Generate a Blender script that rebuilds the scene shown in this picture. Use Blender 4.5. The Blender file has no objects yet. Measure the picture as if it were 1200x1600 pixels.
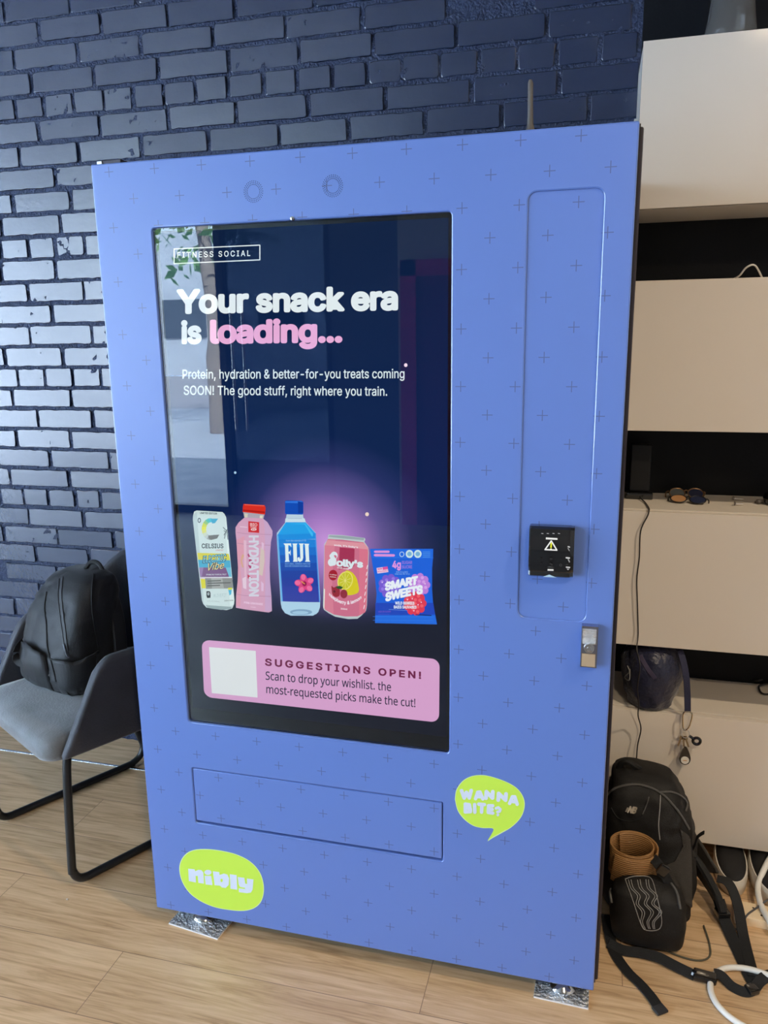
import bpy, bmesh, math, random, os
from mathutils import Vector, Matrix, noise
from mathutils.bvhtree import BVHTree
import numpy as np

PI = math.pi
random.seed(7)
S = bpy.context.scene
COL = S.collection

# ------------------------------------------------------------------ camera
CC = np.array([1.0406, -1.5397, 1.4867])
CR = np.array([[0.96645712, 0.25645589, -0.01382112],
               [0.04283048, -0.21400081, -0.97589405],
               [-0.2532315, 0.94256779, -0.21780674]])
FPX = 1219.0
cam = bpy.data.cameras.new('camera')
cam.sensor_fit = 'VERTICAL'
cam.sensor_height = 36.0
cam.sensor_width = 27.0
cam.lens = FPX / 1600 * 36.0
cam.clip_start = 0.02
camo = bpy.data.objects.new('camera', cam)
COL.objects.link(camo)
m = Matrix.Identity(4)
for i in range(3):
    m[i][0] = CR[0][i]; m[i][1] = -CR[1][i]; m[i][2] = -CR[2][i]; m[i][3] = CC[i]
camo.matrix_world = m
S.camera = camo

# ------------------------------------------------------------------ light
SKY = 11.5
w = bpy.data.worlds.new('sky'); S.world = w; w.use_nodes = True
bg = w.node_tree.nodes['Background']
bg.inputs[0].default_value = (0.54, 0.74, 1.0, 1); bg.inputs[1].default_value = SKY

def add_light(name, kind, loc, rot=(0, 0, 0), energy=10, color=(1, 1, 1), size=None, size_y=None, portal=False, spot=None):
    l = bpy.data.lights.new(name, kind); l.energy = energy; l.color = color
    if kind == 'AREA':
        l.shape = 'RECTANGLE' if size_y else 'SQUARE'
        l.size = size
        if size_y: l.size_y = size_y
        if portal: l.cycles.is_portal = True
    elif size: l.shadow_soft_size = size
    if spot: l.spot_size, l.spot_blend = spot
    o = bpy.data.objects.new(name, l); COL.objects.link(o)
    o.location = loc; o.rotation_euler = rot
    return o

WINX0, WINX1, WINY, WINH = -4.4, -1.95, -4.5, 3.05
add_light('window_portal', 'AREA', ((WINX0 + WINX1) / 2, WINY + 0.02, WINH / 2), (PI / 2, 0, 0), 1, size=WINX1 - WINX0, size_y=WINH, portal=True)
LWX, LWY0, LWY1 = -4.6, -4.2, -0.7
add_light('side_window_portal', 'AREA', (LWX + .02, (LWY0 + LWY1) / 2, WINH / 2), (PI / 2, 0, -PI / 2), 1, size=LWY1 - LWY0, size_y=WINH, portal=True)
SUN = add_light('sun', 'SUN', (0, 0, 10), (math.radians(-38), math.radians(8), 0), 135, (.78, .89, 1.0), size=.01)
LAMP_E = 40
S.view_settings.view_transform = 'Standard'
S.view_settings.look = 'None'
S.view_settings.exposure = 0.0
S.view_settings.gamma = 1.0
S.view_settings.use_curve_mapping = False
S.cycles.use_denoising = True
S.cycles.max_bounces = 10
S.cycles.diffuse_bounces = 5
S.cycles.transparent_max_bounces = 12
S.cycles.sample_clamp_indirect = 6

# ------------------------------------------------------------------ helpers
def ray(u, v):
    return CR.T @ np.array([(u - 600) / FPX, (v - 800) / FPX, 1.0])
def at_y(u, v, Y):
    d = ray(u, v); return Vector(CC + (Y - CC[1]) / d[1] * d)
def at_z(u, v, Z):
    d = ray(u, v); return Vector(CC + (Z - CC[2]) / d[2] * d)

def lin(c):
    def f(x):
        x /= 255.0
        return x / 12.92 if x <= .04045 else ((x + .055) / 1.055) ** 2.4
    return tuple(f(x) for x in c)

MATS = {}
def mat(name, col=(.5, .5, .5), rough=.5, metal=0., spec=.5, coat=0., bump=None, var=None, trans=0., ior=1.45, sheen=0.):
    """principled material; bump=(scale, strength, detail), var=(scale, amount) mottles the colour"""
    if name in MATS: return MATS[name]
    M = bpy.data.materials.new(name); M.use_nodes = True
    nt = M.node_tree; N = nt.nodes; L = nt.links
    b = N['Principled BSDF']
    b.inputs['Base Color'].default_value = (*col, 1)
    b.inputs['Roughness'].default_value = rough
    b.inputs['Metallic'].default_value = metal
    b.inputs['Specular IOR Level'].default_value = spec
    b.inputs['Coat Weight'].default_value = coat
    b.inputs['Transmission Weight'].default_value = trans
    b.inputs['IOR'].default_value = ior
    b.inputs['Sheen Weight'].default_value = sheen
    if bump or var:
        tc = N.new('ShaderNodeTexCoord')
    if bump:
        n = N.new('ShaderNodeTexNoise'); n.inputs['Scale'].default_value = bump[0]; n.inputs['Detail'].default_value = bump[2] if len(bump) > 2 else 4
        L.new(tc.outputs['Object'], n.inputs['Vector'])
        bp = N.new('ShaderNodeBump'); bp.inputs['Strength'].default_value = bump[1]; bp.inputs['Distance'].default_value = .01
        L.new(n.outputs['Fac'], bp.inputs['Height']); L.new(bp.outputs['Normal'], b.inputs['Normal'])
    if var:
        n = N.new('ShaderNodeTexNoise'); n.inputs['Scale'].default_value = var[0]; n.inputs['Detail'].default_value = 5
        L.new(tc.outputs['Object'], n.inputs['Vector'])
        mr = N.new('ShaderNodeMapRange'); mr.inputs['From Min'].default_value = .3; mr.inputs['From Max'].default_value = .7
        mr.inputs['To Min'].default_value = 1 - var[1]; mr.inputs['To Max'].default_value = 1 + var[1]
        L.new(n.outputs['Fac'], mr.inputs['Value'])
        mx = N.new('ShaderNodeVectorMath'); mx.operation = 'SCALE'; mx.inputs[0].default_value = col
        L.new(mr.outputs['Result'], mx.inputs['Scale']); L.new(mx.outputs['Vector'], b.inputs['Base Color'])
    MATS[name] = M
    return M

EMIT = 1.0
def glow(c, k=1.0):
    """a colour shown by a lit display (sRGB 0-255)"""
    name = 'display_%02x%02x%02x' % tuple(int(x) for x in c)
    if name in MATS: return MATS[name]
    M = bpy.data.materials.new(name); M.use_nodes = True
    nt = M.node_tree; nt.nodes.clear()
    e = nt.nodes.new('ShaderNodeEmission'); o = nt.nodes.new('ShaderNodeOutputMaterial')
    e.inputs[0].default_value = (*lin(c), 1); e.inputs[1].default_value = EMIT * k
    nt.links.new(e.outputs[0], o.inputs[0])
    MATS[name] = M
    return M

def wloc(o):
    p = Vector((0, 0, 0))
    while o is not None:
        p += o.location; o = o.parent
    return p

class MB:
    """collects shapes (world coordinates) and links them as ONE mesh object"""
    def __init__(self): self.bm = bmesh.new(); self.mats = []; self.cur = 0; self.wn = False
    def use(self, M):
        if M not in self.mats: self.mats.append(M)
        self.cur = self.mats.index(M); return self
    def face(self, pts, smooth=False):
        vs = [self.bm.verts.new(p) for p in pts]
        try: f = self.bm.faces.new(vs)
        except ValueError: return
        f.material_index = self.cur; f.smooth = smooth
    def box(self, c, s, bevel=0, seg=2, rot=None):
        b = bmesh.new(); bmesh.ops.create_cube(b, size=1)
        for v in b.verts: v.co = Vector((v.co.x * s[0], v.co.y * s[1], v.co.z * s[2]))
        if bevel: self.wn = True
        if bevel: bmesh.ops.bevel(b, geom=list(b.edges), offset=bevel, segments=seg, profile=.5, affect='EDGES')
        M = Matrix.Translation(Vector(c)) @ (rot.to_4x4() if rot else Matrix.Identity(4))
        self._take(b, M); return self
    def _take(self, b, M=None):
        idx = {}
        for v in b.verts: idx[v] = self.bm.verts.new((M @ v.co) if M else v.co)
        for f in b.faces:
            try: g = self.bm.faces.new([idx[v] for v in f.verts])
            except ValueError: continue
            g.material_index = self.cur; g.smooth = True
        b.free()
    def loft(self, rings, cap=True, closed=True, loop=False):
        R = [[self.bm.verts.new(p) for p in r] for r in rings]
        n = len(R[0])
        pairs = list(zip(R[:-1], R[1:])) + ([(R[-1], R[0])] if loop else [])
        for a, b in pairs:
            for i in range(n if closed else n - 1):
                j = (i + 1) % n
                try: f = self.bm.faces.new([a[i], a[j], b[j], b[i]])
                except ValueError: continue
                f.material_index = self.cur; f.smooth = True
        if cap and closed and not loop:
            for r in (R[0][::-1], R[-1]):
                try: f = self.bm.faces.new(r); f.material_index = self.cur; f.smooth = True
                except ValueError: pass
        return self
    def tube(self, pts, r, n=10, loop=False, cap=True):
        pts = [Vector(p) for p in pts]
        rings = []; up = None; k = len(pts)
        for i, p in enumerate(pts):
            if loop: t = pts[(i + 1) % k] - pts[i - 1]
            else: t = pts[min(i + 1, k - 1)] - pts[max(i - 1, 0)]
            if t.length < 1e-9: t = Vector((0, 0, 1))
            t.normalize()
            if up is None:
                up = Vector((0, 0, 1)) if abs(t.z) < .9 else Vector((1, 0, 0))
            up = (up - t * up.dot(t))
            if up.length < 1e-6: up = t.orthogonal()
            up.normalize(); s = t.cross(up)
            rr = r[i] if isinstance(r, (list, tuple)) else r
            rings.append([p + (up * math.cos(a) + s * math.sin(a)) * rr for a in [2 * PI * q / n for q in range(n)]])
        return self.loft(rings, cap=cap, loop=loop)
    def ribbon(self, pts, width, thick, side=None, normals=None):
        """flat strap along pts; side = width direction (vector or list), or normals = surface normals"""
        pts = [Vector(p) for p in pts]; k = len(pts); rings = []
        for i, p in enumerate(pts):
            t = (pts[min(i + 1, k - 1)] - pts[max(i - 1, 0)])
            if t.length < 1e-9: t = Vector((1, 0, 0))
            t.normalize()
            if normals is not None:
                nn = Vector(normals[i]); sd = t.cross(nn)
            else:
                sd = Vector(side[i]) if isinstance(side, list) else Vector(side)
            sd = sd - t * sd.dot(t); sd.normalize(); nn = sd.cross(t); nn.normalize()
            w_ = width[i] if isinstance(width, list) else width
            a = sd * w_ / 2; b = nn * thick / 2; e = sd * min(thick * .3, w_ * .1)
            rings.append([p + a - b * .4, p + a + b * .4, p + a - e + b, p - a + e + b, p - a + b * .4, p - a - b * .4, p - a + e - b, p + a - e - b])
        return self.loft(rings)
    def lathe(self, prof, c=(0, 0, 0), n=32, axis='Z', cap=False):
        c = Vector(c); rings = []
        for r, h in prof:
            ring = []
            for q in range(n):
                a = 2 * PI * q / n; x, y = r * math.cos(a), r * math.sin(a)
                ring.append(c + (Vector((x, y, h)) if axis == 'Z' else Vector((x, h, y)) if axis == 'Y' else Vector((h, x, y))))
            rings.append(ring)
        return self.loft(rings, cap=cap)
    def prism(self, pts, off):
        """closed outline extruded by the vector off"""
        a = [Vector(p) for p in pts]; off = Vector(off)
        return self.loft([a, [p + off for p in a]])
    def jitter(self, amp, scale, seed=0):
        for v in self.bm.verts:
            v.co += noise.noise_vector(v.co * scale + Vector((seed, seed * 2.3, seed * 3.7))) * amp
        return self
    def bvh(self):
        bmesh.ops.recalc_face_normals(self.bm, faces=self.bm.faces); self.bm.normal_update()
        return BVHTree.FromBMesh(self.bm)
    def build(self, name, M=None, parent=None, sharp=40, weld=False, subsurf=0):
        bm = self.bm
        if weld: bmesh.ops.remove_doubles(bm, verts=bm.verts, dist=1e-5)
        bmesh.ops.recalc_face_normals(bm, faces=bm.faces)
        if parent is not None:
            off = wloc(parent)
            for v in bm.verts: v.co -= off
        me = bpy.data.meshes.new(name); bm.to_mesh(me); bm.free()
        if self.mats:
            for x in self.mats: me.materials.append(x)
        else: me.materials.append(M)
        if sharp: me.set_sharp_from_angle(angle=math.radians(sharp))
        o = bpy.data.objects.new(name, me); COL.objects.link(o)
        if parent is not None: o.parent = parent
        if self.wn:
            md = o.modifiers.new('weighted_normals', 'WEIGHTED_NORMAL'); md.keep_sharp = True
        if subsurf:
            s = o.modifiers.new('smooth', 'SUBSURF'); s.levels = subsurf; s.render_levels = subsurf
        return o

def tag(o, label=None, cat=None, group=None, kind=None):
    if label: o['label'] = label
    if cat: o['category'] = cat
    if group: o['group'] = group
    if kind: o['kind'] = kind
    return o
def thing(name, label, cat, loc=(0, 0, 0), group=None):
    o = bpy.data.objects.new(name, None); COL.objects.link(o); o.location = loc
    o.empty_display_size = .1
    return tag(o, label, cat, group)
def struct(o): o['kind'] = 'structure'; return o

def spline(pts, n=8, closed=False):
    """Catmull-Rom through the points"""
    P = [Vector(p) for p in pts]; out = []; k = len(P)
    for i in range(k if closed else k - 1):
        if closed: a, b, c, d = P[i - 1], P[i], P[(i + 1) % k], P[(i + 2) % k]
        else: a, b, c, d = P[max(i - 1, 0)], P[i], P[i + 1], P[min(i + 2, k - 1)]
        for q in range(n):
            t = q / n
            out.append(.5 * ((2 * b) + (c - a) * t + (2 * a - 5 * b + 4 * c - d) * t * t + (3 * b - a - 3 * c + d) * t ** 3))
    if not closed: out.append(P[-1])
    return out

def rrect(x0, x1, z0, z1, r, n=6):
    pts = []
    for cx, cz, a0 in ((x1 - r, z1 - r, 0), (x0 + r, z1 - r, PI / 2), (x0 + r, z0 + r, PI), (x1 - r, z0 + r, 3 * PI / 2)):
        for q in range(n + 1):
            a = a0 + PI / 2 * q / n; pts.append((cx + r * math.cos(a), cz + r * math.sin(a)))
    return pts

# --- lettering (with the interface fonts that come with Blender; weight is added by stroking the outlines)
_tc = {}
FONTS = {}
for _k, _f in (('inter', 'Inter.woff2'), ('noto', 'NotoSansMath-Regular.woff2')):
    try: FONTS[_k] = bpy.data.fonts.load(os.path.join(bpy.utils.system_resource('DATAFILES'), 'fonts', _f))
    except Exception: FONTS[_k] = None
CAPH = {}
def text_faces(s, bold=0., track=1., shear=0., font='inter', arcn=4):
    if font not in CAPH:
        CAPH[font] = 1.0; CAPH[font] = max(v[1] for v in text_faces('H', font=font)[0])
        _tc.clear()
    key = (s, bold, track, shear, font)
    if key in _tc: return _tc[key]
    c = bpy.data.curves.new('lettering', 'FONT'); c.body = s; c.size = 1; c.space_character = track; c.shear = shear
    c.resolution_u = 3
    if FONTS[font]: c.font = FONTS[font]
    c.fill_mode = 'FRONT'
    o = bpy.data.objects.new('lettering', c); COL.objects.link(o)
    dg = bpy.context.evaluated_depsgraph_get(); dg.update()
    me = bpy.data.meshes.new_from_object(o.evaluated_get(dg))
    vs = [(v.co.x, v.co.y) for v in me.vertices]; fs = [tuple(p.vertices) for p in me.polygons]
    if bold:
        cnt = {}
        for f in fs:
            for a, b in zip(f, f[1:] + f[:1]):
                e = (min(a, b), max(a, b)); cnt[e] = cnt.get(e, 0) + 1
        n0 = len(vs)
        for (a, b), k in cnt.items():
            if k != 1: continue
            (xa, ya), (xb, yb) = vs[a], vs[b]
            t = math.atan2(yb - ya, xb - xa)
            ring = [(xb + bold * math.cos(t - PI / 2 + PI * q / arcn), yb + bold * math.sin(t - PI / 2 + PI * q / arcn)) for q in range(arcn + 1)] + \
                   [(xa + bold * math.cos(t + PI / 2 + PI * q / arcn), ya + bold * math.sin(t + PI / 2 + PI * q / arcn)) for q in range(arcn + 1)]
            i0 = len(vs); vs += ring; fs.append(tuple(range(i0, i0 + len(ring))))
    bpy.data.objects.remove(o); bpy.data.curves.remove(c); bpy.data.meshes.remove(me)
    xs = [v[0] for v in vs] or [0, 1]
    x0, x1 = min(xs), max(xs)
    ch = CAPH[font]
    _tc[key] = ([((x - x0) / (x1 - x0), (y + bold) / (ch + 2 * bold)) for x, y in vs], fs)   # x in 0..1, cap height = 1
    return _tc[key]
def put_text(mb, s, fn, M, **kw):
    """fn maps (x 0..1, y baseline 0..cap height 1) to a point"""
    vs, fs = text_faces(s, **kw); mb.use(M)
    V = [mb.bm.verts.new(fn(x, y)) for x, y in vs]
    for f in fs:
        try: g = mb.bm.faces.new([V[i] for i in f])
        except ValueError: continue
        g.material_index = mb.cur; g.smooth = False

# ================================================================== SETTING
# ---- floor planks
def floor_material():
    M = bpy.data.materials.new('oak_planks'); M.use_nodes = True
    N = M.node_tree.nodes; L = M.node_tree.links; b = N['Principled BSDF']
    tc = N.new('ShaderNodeTexCoord')
    mp = N.new('ShaderNodeMapping'); mp.inputs['Location'].default_value = (.035, .105, 0); L.new(tc.outputs['Object'], mp.inputs['Vector'])
    br = N.new('ShaderNodeTexBrick'); L.new(mp.outputs[0], br.inputs['Vector'])
    br.inputs['Scale'].default_value = 1; br.inputs['Brick Width'].default_value = 1.2; br.inputs['Row Height'].default_value = .19
    br.inputs['Mortar Size'].default_value = .0009; br.inputs['Mortar Smooth'].default_value = .1
    br.offset = .37; br.offset_frequency = 2
    br.inputs['Color1'].default_value = (.2, .2, .2, 1); br.inputs['Color2'].default_value = (.8, .8, .8, 1); br.inputs['Mortar'].default_value = (0, 0, 0, 1)
    st = N.new('ShaderNodeMapping'); st.inputs['Scale'].default_value = (1.6, 22, 1); L.new(tc.outputs['Object'], st.inputs['Vector'])
    ad = N.new('ShaderNodeVectorMath'); ad.operation = 'ADD'; L.new(st.outputs[0], ad.inputs[0])
    sc = N.new('ShaderNodeVectorMath'); sc.operation = 'SCALE'; sc.inputs['Scale'].default_value = 9; L.new(br.outputs['Color'], sc.inputs[0]); L.new(sc.outputs[0], ad.inputs[1])
    n1 = N.new('ShaderNodeTexNoise'); n1.inputs['Scale'].default_value = 2.2; n1.inputs['Detail'].default_value = 8; n1.inputs['Roughness'].default_value = .62; n1.inputs['Distortion'].default_value = 1.1
    L.new(ad.outputs[0], n1.inputs['Vector'])
    st2 = N.new('ShaderNodeMapping'); st2.inputs['Scale'].default_value = (6, 130, 1); L.new(tc.outputs['Object'], st2.inputs['Vector'])
    n2 = N.new('ShaderNodeTexNoise'); n2.inputs['Scale'].default_value = 1.5; n2.inputs['Detail'].default_value = 4; L.new(st2.outputs[0], n2.inputs['Vector'])
    mixf = N.new('ShaderNodeMath'); mixf.operation = 'MULTIPLY_ADD'; mixf.inputs[1].default_value = .35; L.new(n2.outputs['Fac'], mixf.inputs[0])
    sub = N.new('ShaderNodeMath'); sub.operation = 'SUBTRACT'; sub.inputs[1].default_value = .175; L.new(n1.outputs['Fac'], sub.inputs[0]); L.new(sub.outputs[0], mixf.inputs[2])
    cr = N.new('ShaderNodeValToRGB'); L.new(mixf.outputs[0], cr.inputs['Fac'])
    e = cr.color_ramp.elements
    e[0].position = .30; e[0].color = (.41, .255, .130, 1); e[1].position = .68; e[1].color = (.73, .52, .315, 1)
    x = e.new(.47); x.color = (.60, .40, .222, 1)
    mm = N.new('ShaderNodeMixRGB'); mm.blend_type = 'MULTIPLY'; mm.inputs['Fac'].default_value = 1; L.new(cr.outputs[0], mm.inputs[1])
    vr = N.new('ShaderNodeMapRange'); vr.inputs['From Min'].default_value = .2; vr.inputs['From Max'].default_value = .8; vr.inputs['To Min'].default_value = .93; vr.inputs['To Max'].default_value = 1.05
    L.new(br.outputs['Color'], vr.inputs['Value'])
    cb = N.new('ShaderNodeCombineXYZ')
    for q in range(3): L.new(vr.outputs[0], cb.inputs[q])
    L.new(cb.outputs[0], mm.inputs[2])
    dk = N.new('ShaderNodeMixRGB'); L.new(br.outputs['Fac'], dk.inputs['Fac']); L.new(mm.outputs[0], dk.inputs[1]); dk.inputs[2].default_value = (.24, .15, .09, 1)
    L.new(dk.outputs[0], b.inputs['Base Color'])
    b.inputs['Roughness'].default_value = .42
    bp = N.new('ShaderNodeBump'); bp.inputs['Strength'].default_value = .12; bp.inputs['Distance'].default_value = .003; L.new(mixf.outputs[0], bp.inputs['Height']); L.new(bp.outputs[0], b.inputs['Normal'])
    return M

FX0, FX1, FY0, WY = -4.6, 3.6, -4.5, 0.84
mb = MB(); mb.box(((FX0 + FX1) / 2, (FY0 + WY) / 2 + .1, -.05), (FX1 - FX0, WY - FY0 + .2, .1)); FLOOR = struct(mb.build('floor', floor_material()))

mb = MB(); mb.box(((FX0 + FX1) / 2, (FY0 - .5) / 2, .001), (FX1 - FX0, -.5 - FY0, .002)); struct(mb.build('floor', mat('grey_floor_tile', (.17, .18, .19), rough=.45, var=(4, .15))))

# ---- brick wall behind (every sixth course is headers)
navy = mat('navy_wall_paint', (.0095, .0185, .052), rough=.27, spec=.95, bump=(60, .045, 5))
rough_navy = mat('navy_mortar_paint', (.014, .026, .070), rough=.42, spec=.5, bump=(150, 1.0, 8))
def brick_wall():
    mb = MB(); x0, x1, z1 = -4.6, 1.124, 3.4
    mb.use(rough_navy)
    # mortar bed, lumpy where the camera can see it
    gx0 = -1.7
    nx, nz = int((x1 - gx0) / .011), int(2.75 / .011)
    V = [[None] * (nz + 1) for _ in range(nx + 1)]
    for i in range(nx + 1):
        for k in range(nz + 1):
            p = Vector((gx0 + (x1 - gx0) * i / nx, WY, 2.75 * k / nz))
            d = noise.fractal(p * 45, 1.0, 2.0, 3) * .0062 + noise.noise(p * 9) * .002
            V[i][k] = mb.bm.verts.new((p.x, WY - max(-.004, d) * (0 if i in (0, nx) else 1), p.z))
    for i in range(nx):
        for k in range(nz):
            f = mb.bm.faces.new([V[i][k], V[i + 1][k], V[i + 1][k + 1], V[i][k + 1]]); f.smooth = True
    mb.face([(x0, WY, 0), (gx0, WY, 0), (gx0, WY, z1), (x0, WY, z1)])
    mb.face([(gx0, WY, 2.75), (x1, WY, 2.75), (x1, WY, z1), (gx0, WY, z1)])
    mb.face([(x1, WY, 0), (x1, WY + .2, 0), (x1, WY + .2, z1), (x1, WY, z1)])
    mb.use(navy)
    rnd = random.Random(3)
    H = .0721; k0 = -19
    for k in range(k0, 30):
        zc = 1.367 + H * k
        if zc < .03 or zc > 3.37: continue
        header = k % 6 == 0
        L_ = .1088 if header else .2345
        ph = (-.936 if header else (-.96 if k % 2 else -.843)) + rnd.uniform(-.03, .03)
        n0 = int(math.floor((x0 - ph) / L_)) - 1
        edge = []
        xx = ph + n0 * L_
        while xx < x1:
            edge.append(xx); xx += L_ * rnd.uniform(.94, 1.06) if xx > -2 else L_
        for a in edge:
            b_ = a + L_ - .0135 + rnd.uniform(-.004, .003); a2 = a + rnd.uniform(-.002, .003)
            if edge.index(a) + 1 < len(edge): b_ = edge[edge.index(a) + 1] - rnd.uniform(.008, .014)
            b_ = min(b_, x1 - .004); a2 = max(a2, x0)
            if b_ - a2 < .025: continue
            if -2 < a and rnd.random() < .008: continue
            hz = H - .0115 + rnd.uniform(-.003, .003)
            zc2 = zc + rnd.uniform(-.0015, .0015)
            pr = rnd.uniform(.0030, .0062)
            if a < -2.2:
                mb.box(((a2 + b_) / 2, WY - pr / 2, zc2), (b_ - a2, pr, hz)); continue
            r = rnd.uniform(.002, .008)
            out = rrect(a2, b_, zc2 - hz / 2, zc2 + hz / 2, r, 4)
            # extra points along long edges
            full = []
            for i, p in enumerate(out):
                q = out[(i + 1) % len(out)]; full.append(p)
                dl = math.hypot(q[0] - p[0], q[1] - p[1])
                m_ = int(dl / .02)
                for t in range(1, m_): full.append((p[0] + (q[0] - p[0]) * t / m_, p[1] + (q[1] - p[1]) * t / m_))
            sd = rnd.uniform(0, 100); cx, cz = (a2 + b_) / 2, zc2
            def J(p, amp): 
                v = noise.noise_vector(Vector((p[0] * 60 + sd, p[1] * 60, sd)))
                return (p[0] + v.x * amp, p[1] + v.y * amp)
            full = [J(p, .0030) for p in full]
            def sh(p, s): return (p[0] - s * (1 if p[0] > cx else -1) * min(1, abs(p[0] - cx) / .02), p[1] - s * (1 if p[1] > cz else -1) * min(1, abs(p[1] - cz) / .015))
            tx, tz = rnd.uniform(-.004, .004), rnd.uniform(-.02, .02)
            Yf = lambda p, y: WY - y + (p[0] - cx) * tx + (p[1] - cz) * tz
            rings = [[(p[0], Yf(p, -.006), p[1]) for p in full], [(p[0], Yf(p, pr * .75), p[1]) for p in full],
                     [(*(lambda s: (s[0], Yf(s, pr), s[1]))(sh(p, .0016)),) for p in full]]
            mb.loft(rings, cap=False)
            f = mb.bm.faces.new([mb.bm.verts.new(v) for v in rings[-1]]); f.material_index = mb.cur; f.smooth = True
    return struct(mb.build('wall_back', sharp=50))
brick_wall()

black_paint = mat('black_wall_paint', (.0030, .004, .006), rough=.42, spec=.22, bump=(160, .06))
mb = MB(); mb.box(((1.124 + FX1) / 2, WY + .1, 1.7), (FX1 - 1.124, .2, 3.4)); struct(mb.build('wall_back_right', black_paint))
# transition strip lying in the floor beside the chair
mb = MB(); mb.box((-1.6, .657, .0015), (3.1, .009, .003), bevel=.001)
struct(mb.build('trim_1', mat('worn_aluminium_strip', (.75, .78, .82), rough=.25, metal=1, bump=(200, .2))))

# ---- the rest of the room: shop front behind the camera, seen in the display glass
plaster = mat('dark_plaster', (.045, .065, .12), rough=.6)
pale = mat('pale_plaster', (.42, .41, .39), rough=.7)
mb = MB(); mb.box(((FX0 + FX1) / 2, (FY0 + WY) / 2, 3.45), (FX1 - FX0 + .4, WY - FY0 + .6, .1)); struct(mb.build('ceiling', mat('ceiling_paint', (.34, .33, .31), rough=.8)))
mb = MB().use(pale); mb.box((FX0 - .06, (LWY1 + WY + .2) / 2, 1.7), (.12, WY + .2 - LWY1, 3.4)); mb.box((FX0 - .06, (FY0 - .1 + LWY0) / 2, 1.7), (.12, LWY0 - FY0 + .1, 3.4)); mb.box((FX0 - .06, (LWY0 + LWY1) / 2, (WINH + 3.4) / 2), (.12, LWY1 - LWY0, 3.4 - WINH)); struct(mb.build('wall_left'))
mb = MB(); mb.box((FX1 + .05, (FY0 + WY) / 2, 1.7), (.1, WY - FY0 + .4, 3.4)); struct(mb.build('wall_right', pale))
mb = MB()
mb.use(plaster)
mb.box(((-1.0 + -.45) / 2, WINY - .06, 1.7), (.55, .12, 3.4))
mb.box(((FX0 + WINX0) / 2, WINY - .06, 1.7), (WINX0 - FX0, .12, 3.4))
mb.box(((WINX0 - 1.0) / 2, WINY - .06, (WINH + 3.4) / 2), (-1.0 - WINX0, .12, 3.4 - WINH))
mb.use(pale)
mb.box(((-.45 + FX1) / 2, WINY - .06, 1.7), (FX1 + .45, .12, 3.4))
struct(mb.build('wall_front'))
frame = mat('black_window_frame', (.015, .015, .017), rough=.35, metal=.3)
def pane_material(name, tint=(1, 1, 1), ior=1.5):
    M = bpy.data.materials.new(name); M.use_nodes = True; nt = M.node_tree; nt.nodes.clear()
    t = nt.nodes.new('ShaderNodeBsdfTransparent'); t.inputs[0].default_value = (*tint, 1)
    g = nt.nodes.new('ShaderNodeBsdfGlossy'); g.inputs['Roughness'].default_value = 0.0
    f = nt.nodes.new('ShaderNodeFresnel'); f.inputs['IOR'].default_value = ior
    mx = nt.nodes.new('ShaderNodeMixShader'); o = nt.nodes.new('ShaderNodeOutputMaterial')
    nt.links.new(f.outputs[0], mx.inputs[0]); nt.links.new(t.outputs[0], mx.inputs[1]); nt.links.new(g.outputs[0], mx.inputs[2]); nt.links.new(mx.outputs[0], o.inputs[0])
    return M
mb = MB().use(frame)
for x in (WINX0, -3.2, WINX1): mb.box((x, WINY - .03, WINH / 2), (.06, .08, WINH))
for z in (.04, WINH - .03): mb.box(((WINX0 + WINX1) / 2, WINY - .03, z), (WINX1 - WINX0, .08, .07))
WN = struct(mb.build('window_1'))
mb = MB().use(frame)
for y in (LWY0 + .03, -2.45, LWY1 - .03): mb.box((LWX - .03, y, WINH / 2), (.08, .06, WINH))
for z in (.04, WINH - .03): mb.box((LWX - .03, (LWY0 + LWY1) / 2, z), (.08, LWY1 - LWY0, .07))
struct(mb.build('window_2'))
mb = MB(); mb.box((-1.475, WINY - .03, WINH - .35), (.95, .06, .06)).box((-1.93, WINY - .03, 1.5), (.05, .06, 3.0)).box((-1.02, WINY - .03, 1.5), (.05, .06, 3.0)).box((-1.475, WINY - .03, .06), (.95, .06, .12))
DR = struct(mb.build('door_1', frame))
mb = MB(); mb.box((-1.475, WINY - .03, 1.4), (.86, .012, 2.6)); p = mb.build('pane', pane_material('smoked_glass', (.10, .13, .17)), DR)
for x in (-1.84, -1.74):
    mb = MB(); mb.tube([(x, WINY + .05, .75), (x, WINY + .05, 1.75)], .016); mb.tube([(x, WINY - .02, .85), (x, WINY + .05, .85)], .01).tube([(x, WINY - .02, 1.65), (x, WINY + .05, 1.65)], .01)
    mb.build('handle', mat('brushed_steel', (.6, .6, .6), rough=.25, metal=1), DR)
mag = mat('magenta_paint', (.42, .015, .16), rough=.5)
mb = MB().use(mag); mb.box((-.36, WINY + .02, 1.03), (.12, .06, 2.06)).box((.42, WINY + .02, 1.03), (.12, .06, 2.06)).box((.03, WINY + .02, 2.0), (.9, .06, .12))
mb.use(mat('plum_door', (.10, .015, .10), rough=.45)); mb.box((.03, WINY + .01, .97), (.66, .04, 1.94))
struct(mb.build('door_2'))
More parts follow.
